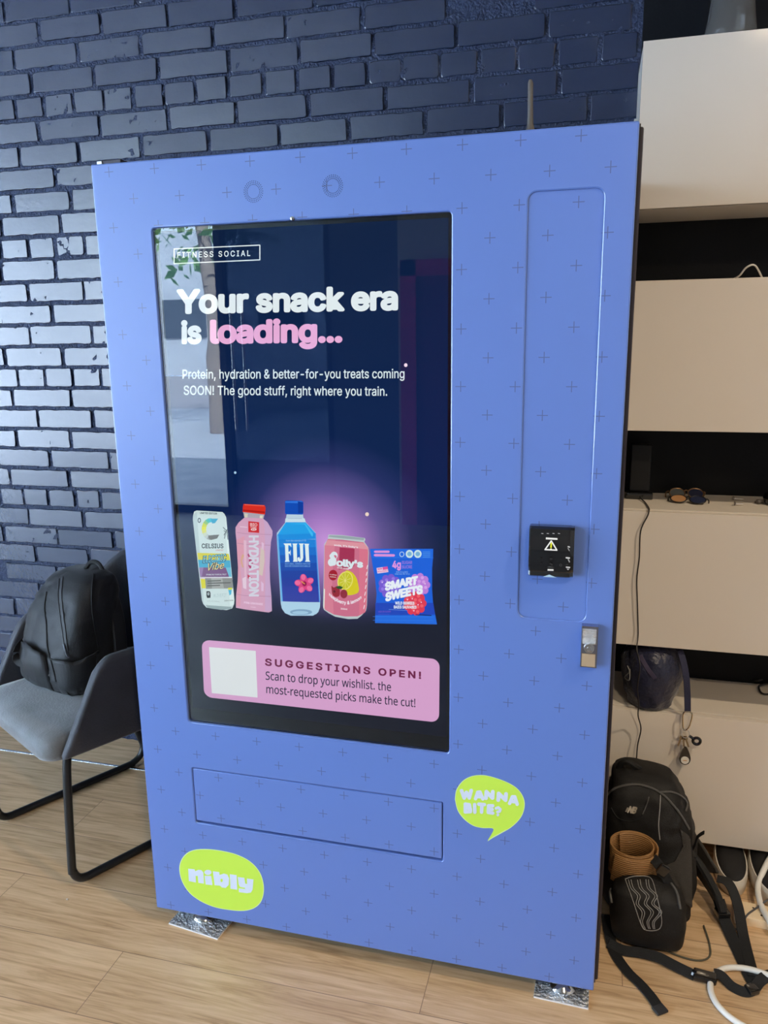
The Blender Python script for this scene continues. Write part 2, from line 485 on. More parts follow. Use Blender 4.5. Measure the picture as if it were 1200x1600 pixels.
# outdoors
mb = MB(); mb.use(mat('street_concrete', (.40, .42, .45), rough=.9, var=(3, .15))); mb.box((-6, -9.5, -.06), (34, 9.8, .1)); mb.box((-13.9, -.3, -.06), (18.2, 8.6, .1))
mb.use(mat('asphalt', (.20, .20, .21), rough=.9, var=(2, .2))); mb.box((-6, -22, -.08), (60, 15.2, .1)); struct(mb.build('ground'))
mb = MB().use(mat('pale_facade', (.54, .57, .60), rough=.8, var=(.7, .15))); mb.box((-20, -31, 3), (44, 3, 6)); mb.use(mat('facade_glass', (.03, .04, .05), rough=.1))
for i in range(9): mb.box((-38 + i * 4.4, -29.48, 2.4), (2.0, .1, 1.6))
struct(mb.build('street_wall'))

TR = thing('street_tree', 'leafy street tree outside the shop front, mirrored along the left edge of the display', 'tree', (-4.9, -10.2, 0))
mb = MB(); mb.tube(spline([(-4.9, -10.2, -.05), (-4.88, -10.2, 1.2), (-4.95, -10.25, 2.6), (-5.2, -10.3, 4.0)], 4), [.17] * 5 + [.13] * 4 + [.10] * 4, 14); mb.jitter(.02, 6); mb.build('trunk', mat('grey_bark', (.10, .085, .07), rough=.9, bump=(30, .8)), TR)
mb = MB().use(mat('green_leaves', (.10, .22, .05), rough=.6)); rnd = random.Random(5)
for k in range(1500):
    u = Vector((rnd.gauss(0, 1), rnd.gauss(0, 1), rnd.gauss(0, .7))).normalized() * (rnd.random() ** .33)
    c = Vector((-6.0, -10.6, 4.3)) + Vector((u.x * 2.6, u.y * 1.8, u.z * 1.9)); a = Vector((rnd.uniform(-1, 1), rnd.uniform(-1, 1), rnd.uniform(-1, 1))).normalized(); b_ = a.orthogonal().normalized()
    h_ = rnd.uniform(.07, .16); mb.face([c + a * h_, c + b_ * h_ * .5, c - a * h_, c - b_ * h_ * .5])
mb.build('foliage', None, TR, sharp=0)

# ================================================================== VENDING MACHINE
PX, PZ = .05316, .0552
RX = .0426 + 10 * PX
VM = thing('vending_machine', 'tall periwinkle blue vending machine with a lit touchscreen, standing on levelling feet', 'vending machine', (RX, .4, 0))
def wrap_material():
    """matt blue film printed with a staggered field of small grey plus signs (object coordinates, front face)"""
    M = bpy.data.materials.new('blue_plus_print_film'); M.use_nodes = True
    N = M.node_tree.nodes; L = M.node_tree.links; b = N['Principled BSDF']
    tc = N.new('ShaderNodeTexCoord'); sx = N.new('ShaderNodeSeparateXYZ'); L.new(tc.outputs['Object'], sx.inputs[0])
    def mt(op, a, b_=None):
        n = N.new('ShaderNodeMath'); n.operation = op
        for q, x in enumerate((a, b_)):
            if x is None: continue
            if isinstance(x, (int, float)): n.inputs[q].default_value = x
            else: L.new(x, n.inputs[q])
        return n.outputs[0]
    a = mt('DIVIDE', sx.outputs['X'], PX)
    z = mt('SUBTRACT', 1.8326, sx.outputs['Z']); l = mt('DIVIDE', z, PZ)
    p = mt('MULTIPLY', mt('ADD', a, l), .5); q = mt('MULTIPLY', mt('SUBTRACT', a, l), .5)
    dp = mt('SUBTRACT', p, mt('ROUND', p)); dq = mt('SUBTRACT', q, mt('ROUND', q))
    da = mt('ABSOLUTE', mt('MULTIPLY', mt('ADD', dp, dq), PX)); db = mt('ABSOLUTE', mt('MULTIPLY', mt('SUBTRACT', dp, dq), PZ))
    T, A = .00085, .0105
    h = mt('MULTIPLY', mt('LESS_THAN', da, A), mt('LESS_THAN', db, T)); v = mt('MULTIPLY', mt('LESS_THAN', da, T), mt('LESS_THAN', db, A))
    f = mt('MAXIMUM', h, v)
    mx = N.new('ShaderNodeMixRGB'); L.new(f, mx.inputs['Fac']); mx.inputs[1].default_value = (.118, .205, .545, 1); mx.inputs[2].default_value = (.075, .105, .26, 1)
    L.new(mx.outputs[0], b.inputs['Base Color'])
    b.inputs['Roughness'].default_value = .40; b.inputs['Specular IOR Level'].default_value = .7
    return M
WRAP = wrap_material()
dark = mat('dark_steel', (.035, .03, .042), rough=.4, metal=.2)
edge_m = mat('black_gasket', (.01, .01, .012), rough=.5)
# body
mb = MB(); mb.box((.5535, .42, .95), (1.107, .78, 1.795), bevel=.004); mb.build('body', dark, VM)

FILM_EDGE = mat('glossy_film_edge', (.118, .205, .545), rough=.14, spec=1.0, coat=1.0)
def plate(name, outer, holes, y0, y1, M, parent, bevel=.0012):
    """front plate (outline and holes in x-z), from y0 (front) to y1"""
    bm = bmesh.new(); E = []
    for loop in [outer] + holes:
        vs = [bm.verts.new((x, y0, z)) for x, z in loop]
        E += [bm.edges.new((vs[i], vs[(i + 1) % len(vs)])) for i in range(len(vs))]
    r = bmesh.ops.triangle_fill(bm, edges=E, use_beauty=True, use_dissolve=False)
    fr = list(bm.faces)
    ex = bmesh.ops.extrude_face_region(bm, geom=fr)
    for v in ex['geom']:
        if isinstance(v, bmesh.types.BMVert): v.co.y = y1
    bmesh.ops.recalc_face_normals(bm, faces=bm.faces)
    if bevel:
        ed = [e for e in bm.edges if all(abs(v.co.y - y0) < 1e-7 for v in e.verts) and len(e.link_faces) == 2 and abs(e.link_faces[0].normal.dot(e.link_faces[1].normal)) < .5]
        bmesh.ops.bevel(bm, geom=ed, offset=bevel, segments=4, profile=.5, affect='EDGES', material=1)
    mb = MB(); mb.bm.free(); mb.bm = bm; mb.wn = True; mb.mats = [M, FILM_EDGE]
    for f in bm.faces: f.smooth = True
    return mb.build(name, M, parent, sharp=30)

ZB, ZT = .05, 1.85
SCR = (.1325, .767, .592, 1.7175); FLP = (.1327, .7538, .320, .4700); ACC = (.9095, 1.0437, .9215, 1.7437)
DP = plate('door_panel', rrect(0, 1.098, ZB, ZT, .003, 2),
           [rrect(*SCR, .008), rrect(*FLP, .004), rrect(*ACC, .016)], 0, .022, WRAP, VM, bevel=.0030)
mb = MB(); mb.box((.5515, .026, .9515), (1.099, .008, 1.797)); mb.build('door_gasket', edge_m, VM)
g = .0002
plate('access_panel', rrect(ACC[0] + g, ACC[1] - g, ACC[2] + g, ACC[3] - g, .016), [], .0031, .018, WRAP, VM, bevel=0)
plate('delivery_flap', rrect(FLP[0] + .0016, FLP[1] - .0022, FLP[2] + .0058, FLP[3] - .0014, .003), [], .0006, .02, WRAP, VM, bevel=.0022)
# hinge at the top corner, tiny studs
mb = MB(); mb.use(dark).box((.026, .055, 1.8565), (.056, .05, .014), bevel=.002).use(mat('zinc', (.75, .72, .68), rough=.35, metal=1)).box((.004, .033, 1.8575), (.012, .012, .008), bevel=.001); mb.build('top_hinge', dark, VM)
# speakers: rings of small punched holes
hole_m = mat('punched_hole', (.012, .014, .03), rough=.8)
for cx, cz in ((.3662, 1.7755), (.5332, 1.7764)):
    mb = MB()
    for R, n, off in ((.0135, 26, 0), (.0168, 28, .5), (.0200, 30, 0)):
        for q in range(n):
            a = 2 * PI * (q + off) / n
            x, z = cx + R * math.cos(a), cz + R * math.sin(a)
            mb.face([(x + .00092 * math.cos(b * PI / 4), -.0003, z + .00092 * math.sin(b * PI / 4)) for b in range(8)])
    mb.build('speaker_grille', hole_m, VM, sharp=0)
mb = MB(); mb.lathe([(.001, -.006), (.004, -.005), (.0045, -.001), (.0045, .001)], (.448, 0, 1.7205), 14, 'Y', cap=True); mb.build('stud', mat('steel_stud', (.7, .7, .7), rough=.2, metal=1), VM)

# ---- display
YS = .0100
display_bezel = mat('black_bezel', (.006, .006, .007), rough=.3)
mb = MB(); mb.box(((SCR[0] + SCR[1]) / 2, .017, (SCR[2] + SCR[3]) / 2), (SCR[1] - SCR[0] - .0006, .009, SCR[3] - SCR[2] - .0006)); SCN = mb.build('touchscreen', display_bezel, VM)
def picture_material():
    M = bpy.data.materials.new('display_picture'); M.use_nodes = True; nt = M.node_tree; N = nt.nodes; L = nt.links; N.clear()
    e = N.new('ShaderNodeEmission'); o = N.new('ShaderNodeOutputMaterial'); L.new(e.outputs[0], o.inputs[0])
    tc = N.new('ShaderNodeTexCoord')
    mp = N.new('ShaderNodeMapping'); mp.vector_type = 'POINT'
    c = at_y(512, 850, YS) - Vector((RX, .4, 0))
    mp.inputs['Location'].default_value = (-c.x / .25, 0, -c.z / .235); mp.inputs['Scale'].default_value = (1 / .25, 0, 1 / .235)
    L.new(tc.outputs['Object'], mp.inputs['Vector'])
    ln = N.new('ShaderNodeVectorMath'); ln.operation = 'LENGTH'; L.new(mp.outputs[0], ln.inputs[0])
    cr = N.new('ShaderNodeValToRGB'); L.new(ln.outputs['Value'], cr.inputs['Fac'])
    el = cr.color_ramp.elements
    el[0].position = 0; el[0].color = (*lin((205, 150, 215)), 1); el[1].position = 1.0; el[1].color = (0, 0, 0, 1)
    for pos, c_ in ((.25, (165, 118, 185)), (.5, (96, 78, 130)), (.75, (36, 33, 66))): x = el.new(pos); x.color = (*lin(c_), 1)
    sx = N.new('ShaderNodeSeparateXYZ'); L.new(tc.outputs['Object'], sx.inputs[0])
    mr = N.new('ShaderNodeMapRange'); mr.inputs['From Min'].default_value = .6; mr.inputs['From Max'].default_value = 1.7; L.new(sx.outputs['Z'], mr.inputs['Value'])
    c2 = N.new('ShaderNodeValToRGB'); L.new(mr.outputs[0], c2.inputs['Fac'])
    el = c2.color_ramp.elements
    el[0].position = 0; el[0].color = (*lin((18, 22, 36)), 1); el[1].position = 1; el[1].color = (*lin((14, 32, 64)), 1)
    x = el.new(.27); x.color = (*lin((16, 22, 42)), 1); x = el.new(.5); x.color = (*lin((10, 34, 80)), 1)
    # the lilac glow stops at the picture's dark foreground
    gz = N.new('ShaderNodeMapRange'); gz.interpolation_type = 'SMOOTHSTEP'; zc = at_y(500, 968, YS).z; gz.inputs['From Min'].default_value = zc - .035; gz.inputs['From Max'].default_value = zc + .05; L.new(sx.outputs['Z'], gz.inputs['Value'])
    ml = N.new('ShaderNodeMixRGB'); ml.blend_type = 'MULTIPLY'; ml.inputs['Fac'].default_value = 1; L.new(cr.outputs[0], ml.inputs[1]); L.new(gz.outputs[0], ml.inputs[2])
    ad = N.new('ShaderNodeMixRGB'); ad.blend_type = 'ADD'; ad.inputs['Fac'].default_value = 1; L.new(c2.outputs[0], ad.inputs[1]); L.new(ml.outputs[0], ad.inputs[2])
    L.new(ad.outputs[0], e.inputs[0]); e.inputs[1].default_value = EMIT
    return M
mb = MB(); x0, x1, z0, z1 = .1405, .7590, .625, 1.7085
mb.face([(x0, YS + .0021, z0), (x1, YS + .0021, z0), (x1, YS + .0021, z1), (x0, YS + .0021, z1)]); mb.build('displayed_picture', picture_material(), SCN, sharp=0)

class Art(MB):
    """flat picture drawn on the display; each call lies a hair in front of the last"""
    def __init__(self, y=YS + .0015, crop=(0, 0, 1)):
        super().__init__(); self.y = y; self.crop = crop
    def P(self, u, v): return at_y(self.crop[0] + u / self.crop[2], self.crop[1] + v / self.crop[2], self.y)
    def up(self): self.y -= .00004
    def poly(self, pts, c, smooth=0):
        self.up(); self.use(c if not isinstance(c, tuple) else glow(c))
        if smooth: pts = [(p.x, p.y) for p in spline([(a, b, 0) for a, b in pts], smooth, True)]
        V = [self.P(*p) for p in pts]
        # fan-safe: fill as ngon
        self.face(V); return self
    def ell(self, cx, cy, rx, ry, c, n=28, rot=0):
        ca, sa = math.cos(rot), math.sin(rot)
        return self.poly([(cx + rx * math.cos(a) * ca - ry * math.sin(a) * sa, cy + rx * math.cos(a) * sa + ry * math.sin(a) * ca) for a in [2 * PI * q / n for q in range(n)]], c)
    def quad_text(self, s, a, b, h, c, arc=0, **kw):
        """baseline from a to b (crop px), cap height h px"""
        self.up(); dx, dy = b[0] - a[0], b[1] - a[1]
        def fn(x, y): return self.P(a[0] + dx * x, a[1] + dy * x - h * y + arc * 4 * x * (1 - x))
        put_text(self, s, fn, c if not isinstance(c, tuple) else glow(c), **kw); return self
    def stroke(self, pts, wd, c, n=8):
        self.up(); self.use(c if not isinstance(c, tuple) else glow(c))
        for (x0, y0), (x1, y1) in zip(pts[:-1], pts[1:]):
            a = math.atan2(y1 - y0, x1 - x0); r = wd / 2
            o = [(x1 + r * math.cos(a - PI / 2 + PI * q / n), y1 + r * math.sin(a - PI / 2 + PI * q / n)) for q in range(n + 1)] + \
                [(x0 + r * math.cos(a + PI / 2 + PI * q / n), y0 + r * math.sin(a + PI / 2 + PI * q / n)) for q in range(n + 1)]
            self.face([self.P(*p) for p in o]); self.y -= .000004
        return self

WHT = (232, 243, 246)
# headline and paragraph
A = Art(); A.quad_text('Your snack era', (276, 491), (622, 485), 39, WHT, bold=.040, track=.99)
A.quad_text('is', (283, 538), (315, 537.5), 37, WHT, bold=.040, track=.99).quad_text('loading...', (328, 537.5), (535, 535.5), 38, (238, 178, 222), bold=.040, track=.99)
A.build('headline', None, SCN, sharp=0)
A = Art(); A.quad_text('Protein, hydration & better-for-you treats coming', (285, 592), (632, 591), 14.5, (222, 236, 240), font='inter', bold=.010).quad_text('SOON! The good stuff, right where you train.', (287, 617), (605, 618.5), 14.5, (222, 236, 240), font='inter', bold=.010)
A.build('paragraph', None, SCN, sharp=0)
A = Art(); A.quad_text('FITNESS SOCIAL', (277, 403), (391, 400), 9, WHT, bold=.012, track=1.32)
for a, b in (((272, 389), (406, 383)), ((406, 383), (406, 406)), ((406, 406), (272, 412)), ((272, 412), (272, 389))): A.stroke([a, b], 1.6, WHT, 3)
A.build('studio_name_box', None, SCN, sharp=0)
for _d in ((634, 570.5, 2.7, 2.9, (250, 225, 240)), (573.5, 803.5, 2.9, 3.1, (245, 220, 205)), (367.5, 738.5, 1.9, 2.0, (175, 215, 245))): A = Art(); A.ell(*_d); A.build('floating_dot', None, SCN, sharp=0)
# pink suggestions card (its scan code square stays blank)
A = Art()
def quadmap(TL, TR, BR, BL):
    def f(s, t): return ((TL[0] * (1 - s) + TR[0] * s) * (1 - t) + (BL[0] * (1 - s) + BR[0] * s) * t, (TL[1] * (1 - s) + TR[1] * s) * (1 - t) + (BL[1] * (1 - s) + BR[1] * s) * t)
    return f
q = quadmap((315, 999.5), (687, 1030), (686, 1129), (319, 1089))
A.poly([q(x, z) for x, z in [(a / 3.75, b) for a, b in rrect(0, 3.75, 0, 1, .13)]], (218, 164, 208))
q = quadmap((326.5, 1011), (399.5, 1017), (402.5, 1090), (331, 1083))
A.poly([q(0, 0), q(1, 0), q(1, 1), q(0, 1)], (226, 232, 234))
A.quad_text('SUGGESTIONS OPEN!', (414, 1040), (658, 1061), 11.5, (112, 32, 74), bold=.030, track=1.30)
A.quad_text('Scan to drop your wishlist. the', (415, 1062), (611, 1080), 13, (40, 38, 66), font='noto', bold=.006).quad_text('most-requested picks make the cut!', (416, 1083), (649, 1105), 13, (40, 38, 66), font='noto', bold=.006)
A.build('suggestions_card', None, SCN, sharp=0)

# ---- five product pictures on the display
# slim white can
A = Art(crop=(290, 780, 7.5))
A.poly([(100, 145), (130, 132), (430, 150), (455, 172), (475, 215), (572, 1180), (568, 1230), (545, 1280), (480, 1300), (330, 1285), (245, 1270), (205, 1225), (190, 1180), (85, 240), (88, 190)], (206, 226, 226))
A.poly([(86, 240), (92, 180), (130, 150), (215, 1240), (192, 1190)], (188, 210, 212)).poly([(465, 190), (475, 215), (572, 1180), (565, 1235), (520, 1250)], (222, 240, 238))
A.poly([(235, 1240), (545, 1262), (530, 1285), (420, 1298), (255, 1272)], (150, 172, 174))
A.quad_text('LIMITED EDITION', (168, 172), (368, 180), 22, (60, 74, 80), bold=.02)
A.ell(160, 248, 20, 30, (88, 104, 116)).ell(160, 248, 10, 17, (205, 222, 224))
for i, (c) in enumerate([(60, 170, 205), (70, 190, 215), (90, 195, 180), (150, 200, 120), (205, 215, 60), (225, 228, 50), (220, 225, 120), (205, 220, 200), (190, 205, 205), (160, 170, 170), (120, 124, 122), (100, 102, 100)]):
    a0, a1 = math.radians(-65 - i * 20), math.radians(-65 - (i + 1) * 20)
    A.poly([(288 + 100 * math.cos(a0), 350 + 128 * math.sin(a0)), (288 + 100 * math.cos(a1), 350 + 128 * math.sin(a1)), (300 + 60 * math.cos(a1), 350 + 80 * math.sin(a1)), (300 + 60 * math.cos(a0), 350 + 80 * math.sin(a0))], c)
A.poly([(310, 228), (382, 228), (345, 280), (310, 285)], (58, 168, 205)).poly([(265, 425), (395, 415), (370, 460), (300, 478), (270, 460)], (112, 116, 114))
for a, b in (((440, 330), (490, 380)), ((490, 350), (450, 420)), ((450, 370), (500, 400)), ((470, 390), (455, 460)), ((485, 400), (495, 470))): A.stroke([a, b], 9, (96, 112, 118), 3)
A.quad_text('CELSIUS', (188, 575), (443, 575), 55, (38, 50, 62), bold=.024, track=1.02).quad_text('LIVE FIT', (355, 605), (443, 607), 17, (190, 90, 80), bold=.01)
A.poly([(138, 628), (505, 640), (522, 715), (147, 710)], (214, 210, 60)).poly([(147, 710), (522, 715), (530, 800), (158, 800)], (70, 170, 205)).poly([(158, 800), (530, 800), (540, 910), (170, 912)], (120, 82, 130))
A.poly([(158, 800), (210, 800), (190, 905), (170, 912)], (150, 120, 170)).poly([(470, 800), (530, 800), (540, 910), (510, 910)], (110, 190, 215))
A.quad_text('ELECTRIC', (196, 754), (480, 728), 92, (40, 46, 66), bold=.05, shear=.18).quad_text('ELECTRIC', (204, 746), (472, 722), 80, (120, 214, 236), bold=.004, shear=.18)
A.quad_text('Vibe', (262, 840), (455, 815), 88, (34, 36, 48), bold=.05, shear=.35).quad_text('Vibe', (264, 836), (453, 811), 82, (226, 214, 150), bold=.006, shear=.35)
A.quad_text('SPARKLING TROPICAL FRUIT', (240, 892), (480, 890), 16, (210, 220, 226), bold=.01)
A.poly([(172, 915), (545, 920), (552, 940), (175, 932)], (222, 205, 220)).poly([(175, 932), (232, 935), (236, 1045), (188, 1045)], (220, 216, 40)).poly([(228, 925), (548, 925), (556, 1045), (238, 1050)], (138, 142, 138)).poly([(300, 925), (430, 925), (450, 1048), (310, 1048)], (166, 170, 166))
for yy, b in ((960, 410), (985, 525), (1015, 400)): A.stroke([(258, yy), (b, yy - 6)], 12, (88, 92, 90), 3)
A.poly([(244, 1078), (282, 1078), (292, 1100), (292, 1155), (252, 1158), (244, 1130)], (30, 38, 40)).quad_text('0', (256, 1126), (278, 1126), 34, (214, 228, 228), bold=.03)
A.quad_text('#LIVEFIT', (325, 1150), (480, 1145), 40, (168, 196, 200), bold=0).poly([(500, 1065), (540, 1060), (535, 1110), (515, 1130)], (70, 180, 215)).poly([(495, 1040), (545, 1035), (545, 1060), (498, 1062)], (216, 222, 70))
A.quad_text('12 FL OZ (355mL)', (252, 1200), (400, 1208), 16, (150, 172, 172)).quad_text('ENERGY DRINK', (455, 1198), (560, 1192), 15, (96, 112, 112), bold=.01)
A.build('displayed_slim_can', None, SCN, sharp=0)
# pink bottle
A = Art(crop=(290, 780, 7.5))
A.poly([(672, 140), (930, 165), (908, 240), (688, 215)], (178, 170, 182)).poly([(690, 165), (730, 170), (725, 215), (692, 212)], (214, 208, 190)).poly([(870, 190), (905, 190), (900, 225), (868, 222)], (222, 222, 200))
A.poly([(690, 215), (905, 225), (960, 270), (1018, 370), (1018, 420), (1000, 500), (990, 640), (985, 800), (990, 960), (1005, 1130), (1012, 1310), (975, 1328), (700, 1292), (590, 1272), (592, 1130), (610, 960), (614, 800), (606, 620), (595, 480), (585, 390), (585, 330), (620, 275)], (214, 164, 192))
A.poly([(905, 225), (960, 270), (1018, 370), (1018, 420), (1000, 500), (990, 640), (985, 800), (990, 960), (1005, 1130), (1012, 1310), (930, 1310), (935, 700), (925, 300)], (204, 168, 204)).poly([(595, 480), (690, 430), (690, 600), (640, 800), (660, 1000), (640, 1260), (592, 1250), (610, 960), (614, 800)], (222, 158, 178))
for yy in (405, 530, 1130): A.stroke([(605, yy - 15), (700, yy), (1000, yy + 10)], 6, (186, 138, 168), 3)
A.poly([(680, 55), (925, 70), (938, 100), (930, 180), (668, 150), (672, 85)], (222, 48, 36)).poly([(672, 120), (930, 145), (928, 165), (668, 140)], (180, 30, 26)).poly([(690, 58), (920, 72), (920, 84), (690, 70)], (240, 96, 76))
A.poly([(735, 257), (862, 270), (862, 396), (735, 386)], (206, 36, 44)).quad_text('BIO', (757, 312), (840, 318), 34, (240, 214, 214), bold=.012).quad_text('STEEL', (760, 332), (836, 338), 14, (240, 214, 214), bold=.02).ell(798, 354, 34, 15, (240, 214, 214)).ell(798, 354, 20, 7, (206, 36, 44)).ell(798, 354, 6, 5, (240, 214, 214))
A.stroke([(640, 322), (720, 330)], 10, (232, 200, 220), 3)
A.poly([(668, 640), (690, 660), (662, 720), (680, 800), (662, 800), (645, 730), (650, 680)], (216, 170, 140)).poly([(880, 560), (920, 600), (925, 720), (900, 900), (860, 880)], (214, 196, 188)).poly([(745, 690), (800, 720), (760, 820), (735, 780)], (176, 60, 110)).poly([(725, 880), (790, 930), (730, 930)], (190, 40, 70)).poly([(725, 650), (770, 600), (745, 690)], (176, 60, 110))
def vert_text(A_, s, a, b, h, c, **kw):
    """reads downwards from a to b; letter tops point right"""
    A_.up(); dx, dy = b[0] - a[0], b[1] - a[1]
    put_text(A_, s, lambda x, y: A_.P(a[0] + dx * x + h * y, a[1] + dy * x), glow(c), **kw)
vert_text(A, 'HYDRATION', (740, 425), (742, 1140), 118, (214, 214, 228), bold=.035, track=.95)
A.poly([(680, 480), (712, 485), (712, 900), (690, 900)], (226, 186, 206)).poly([(665, 930), (712, 900), (712, 1055), (675, 1040)], (230, 206, 222)).poly([(885, 960), (915, 990), (912, 1080), (886, 1075)], (224, 190, 220)).poly([(890, 500), (920, 520), (915, 600), (892, 580)], (224, 190, 216))
A.quad_text('PINK LEMONADE', (685, 1222), (905, 1243), 24, (238, 210, 232), bold=.02).quad_text('500ML', (765, 1270), (825, 1276), 14, (238, 210, 232), bold=.01)
A.build('displayed_pink_bottle', None, SCN, sharp=0)
# blue water bottle
A = Art(crop=(420, 770, 7.5))
A.poly([(210, 250), (400, 250), (405, 285), (430, 340), (550, 470), (556, 520), (604, 1240), (600, 1340), (580, 1400), (520, 1440), (260, 1440), (190, 1410), (155, 1360), (140, 1300), (92, 510), (95, 470), (190, 350)], (170, 206, 232))
A.poly([(200, 345), (430, 345), (548, 475), (105, 490)], (32, 162, 236)).poly([(100, 490), (552, 475), (556, 540), (105, 560)], (26, 144, 228))
for i, c in enumerate([(24, 132, 222), (20, 112, 208), (20, 92, 192), (22, 76, 176), (26, 64, 164), (34, 60, 162), (44, 62, 166), (50, 64, 166)]):
    y0, y1 = 545 + i * 92, 545 + (i + 1) * 92
    xl = lambda y: 104 + (y - 545) * .060; xr = lambda y: 556 + (y - 545) * .060
    A.poly([(xl(y0), y0), (xr(y0), y0), (xr(y1), y1), (xl(y1), y1)], c)
A.poly([(92, 500), (112, 500), (165, 1280), (146, 1280)], (104, 180, 236)).poly([(540, 470), (556, 520), (602, 1280), (590, 1285)], (84, 150, 230))
A.poly([(210, 362), (425, 358), (520, 480), (515, 512), (500, 505), (420, 370)], (60, 188, 246))
A.poly([(142, 1272), (602, 1286), (598, 1345), (560, 1420), (500, 1436), (260, 1438), (185, 1400), (150, 1350)], (176, 214, 236)).ell(378, 1398, 130, 34, (130, 168, 200)).ell(370, 1405, 95, 20, (164, 204, 228))
A.poly([(210, 255), (402, 258), (402, 300), (212, 300)], (190, 214, 232)).poly([(195, 300), (420, 300), (434, 345), (190, 345)], (206, 228, 240)).stroke([(225, 300), (385, 302)], 5, (150, 172, 196), 3)
A.poly([(190, 95), (215, 88), (380, 92), (405, 105), (405, 235), (395, 255), (205, 252), (190, 240)], (20, 78, 186)).poly([(192, 100), (380, 95), (400, 108), (400, 125), (195, 118)], (48, 118, 224)).poly([(340, 100), (400, 110), (402, 235), (345, 240)], (16, 62, 160))
A.quad_text('from the islands of Fiji', (200, 572), (440, 568), 22, (150, 206, 244), shear=.3)
FJ = (226, 244, 246)
A.poly([(172, 594), (262, 592), (264, 640), (250, 618), (228, 614), (230, 690), (248, 686), (256, 664), (256, 740), (246, 714), (232, 710), (236, 788), (246, 808), (188, 810), (196, 788), (190, 618)], FJ)
A.poly([(276, 594), (336, 594), (326, 612), (332, 788), (340, 808), (282, 808), (290, 788), (284, 612)], FJ)
A.poly([(352, 594), (410, 594), (400, 612), (404, 760), (392, 796), (362, 812), (338, 794), (336, 764), (356, 750), (364, 774), (370, 770), (364, 612)], FJ)
A.poly([(414, 596), (474, 598), (466, 616), (474, 790), (486, 808), (424, 808), (434, 788), (424, 614)], FJ)
A.quad_text('NATURAL SPRING WATER', (190, 842), (486, 842), 20, (120, 176, 232), bold=.01).quad_text('EAU DE SOURCE NATURELLE', (190, 868), (486, 870), 20, (120, 176, 232), bold=.01)
for k in range(5):
    a = math.radians(-100 + 72 * k); cx, cy = 418 + 62 * math.cos(a), 1066 + 60 * math.sin(a)
    A.ell(cx, cy, 56, 40, (222, 66, 130), 18, a).ell(cx + 18 * math.cos(a), cy + 18 * math.sin(a), 34, 26, (238, 110, 160), 14, a)
A.ell(418, 1066, 26, 30, (150, 24, 80)).stroke([(418, 1066), (395, 1048), (382, 1040)], 10, (232, 170, 70), 5)
A.build('displayed_water_bottle', None, SCN, sharp=0)
# pink soda can
A = Art(crop=(420, 770, 7.5))
A.poly([(700, 490), (860, 496), (1125, 530), (1132, 550), (1120, 575), (1165, 640), (1172, 700), (1150, 1320), (1140, 1380), (1085, 1440), (1040, 1476), (930, 1480), (780, 1452), (700, 1410), (645, 1370), (636, 1330), (650, 600), (690, 545)], (190, 204, 206))
A.poly([(710, 498), (860, 502), (1120, 532), (1112, 556), (860, 534), (700, 516)], (154, 170, 174))
A.poly([(695, 540), (860, 550), (1110, 580), (1160, 640), (1166, 700), (1146, 1330), (1130, 1400), (1040, 1448), (900, 1450), (760, 1426), (660, 1370), (642, 1330), (654, 620)], (206, 112, 140))
A.poly([(655, 620), (690, 545), (780, 548), (740, 1000), (760, 1424), (660, 1370), (642, 1330)], (218, 128, 150)).poly([(1060, 575), (1110, 580), (1160, 640), (1166, 700), (1146, 1330), (1130, 1400), (1060, 1440)], (220, 118, 142))
A.poly([(830, 640), (1005, 655), (1000, 860), (820, 900)], (166, 48, 84)).poly([(660, 615), (830, 625), (1165, 665), (1166, 650), (1120, 590), (690, 555)], (224, 152, 164))
A.quad_text("soda, it's Solly's", (765, 622), (1045, 650), 22, (240, 226, 232), bold=.03)
LC = (220, 234, 240)
A.ell(765, 735, 42, 46, LC).ell(775, 750, 20, 20, (206, 112, 140)).stroke([(735, 740), (770, 790), (765, 830), (725, 838)], 44, LC).stroke([(735, 740), (755, 775)], 50, LC).ell(730, 815, 38, 44, LC)
A.quad_text("olly's", (790, 862), (1105, 880), 88, LC, bold=.045, track=.96)
A.quad_text('craft soda', (800, 884), (938, 902), 18, (236, 220, 228), bold=.03)
A.ell(753, 965, 52, 62, (164, 24, 44)).quad_text('no artificial', (712, 962), (795, 972), 14, (240, 220, 220), bold=.01).quad_text('sweeteners', (715, 988), (788, 996), 14, (240, 220, 220), bold=.01)
A.poly([(890, 930), (960, 922), (1020, 985), (1045, 1060), (1056, 1140), (1030, 1180), (930, 1200), (880, 1150)], (216, 204, 30), 4)
A.ell(895, 1030, 88, 112, (232, 224, 110), 32, .35).ell(895, 1030, 76, 100, (202, 200, 40), 32, .35)
for k in range(5):
    a = .3 + k * PI / 5; A.stroke([(895 + 70 * math.cos(a), 1030 + 90 * math.sin(a)), (895 - 70 * math.cos(a), 1030 - 90 * math.sin(a))], 4, (236, 230, 140), 3)
A.poly([(735, 1090), (760, 1110), (800, 1095), (830, 1130), (830, 1200), (790, 1222), (750, 1200), (738, 1150)], (150, 40, 54), 3).ell(880, 1185, 42, 52, (146, 44, 60)).ell(768, 1155, 14, 14, (96, 22, 38))
A.poly([(780, 1100), (830, 1090), (870, 1105), (850, 1130), (810, 1125)], (34, 84, 42))
A.quad_text('raspberry & lemon', (706, 1205), (1085, 1240), 42, (238, 224, 234), arc=86, bold=.035)
A.quad_text('355ml', (842, 1368), (920, 1374), 20, (240, 220, 228), bold=.03)
for k in range(7): A.stroke([(1158 - k * 6, 850 + k * 78), (1148 - k * 6, 890 + k * 78)], 10, (240, 220, 228), 3)
A.stroke([(652, 1130), (645, 1350)], 12, (232, 236, 226), 3)
A.build('displayed_soda_can', None, SCN, sharp=0)
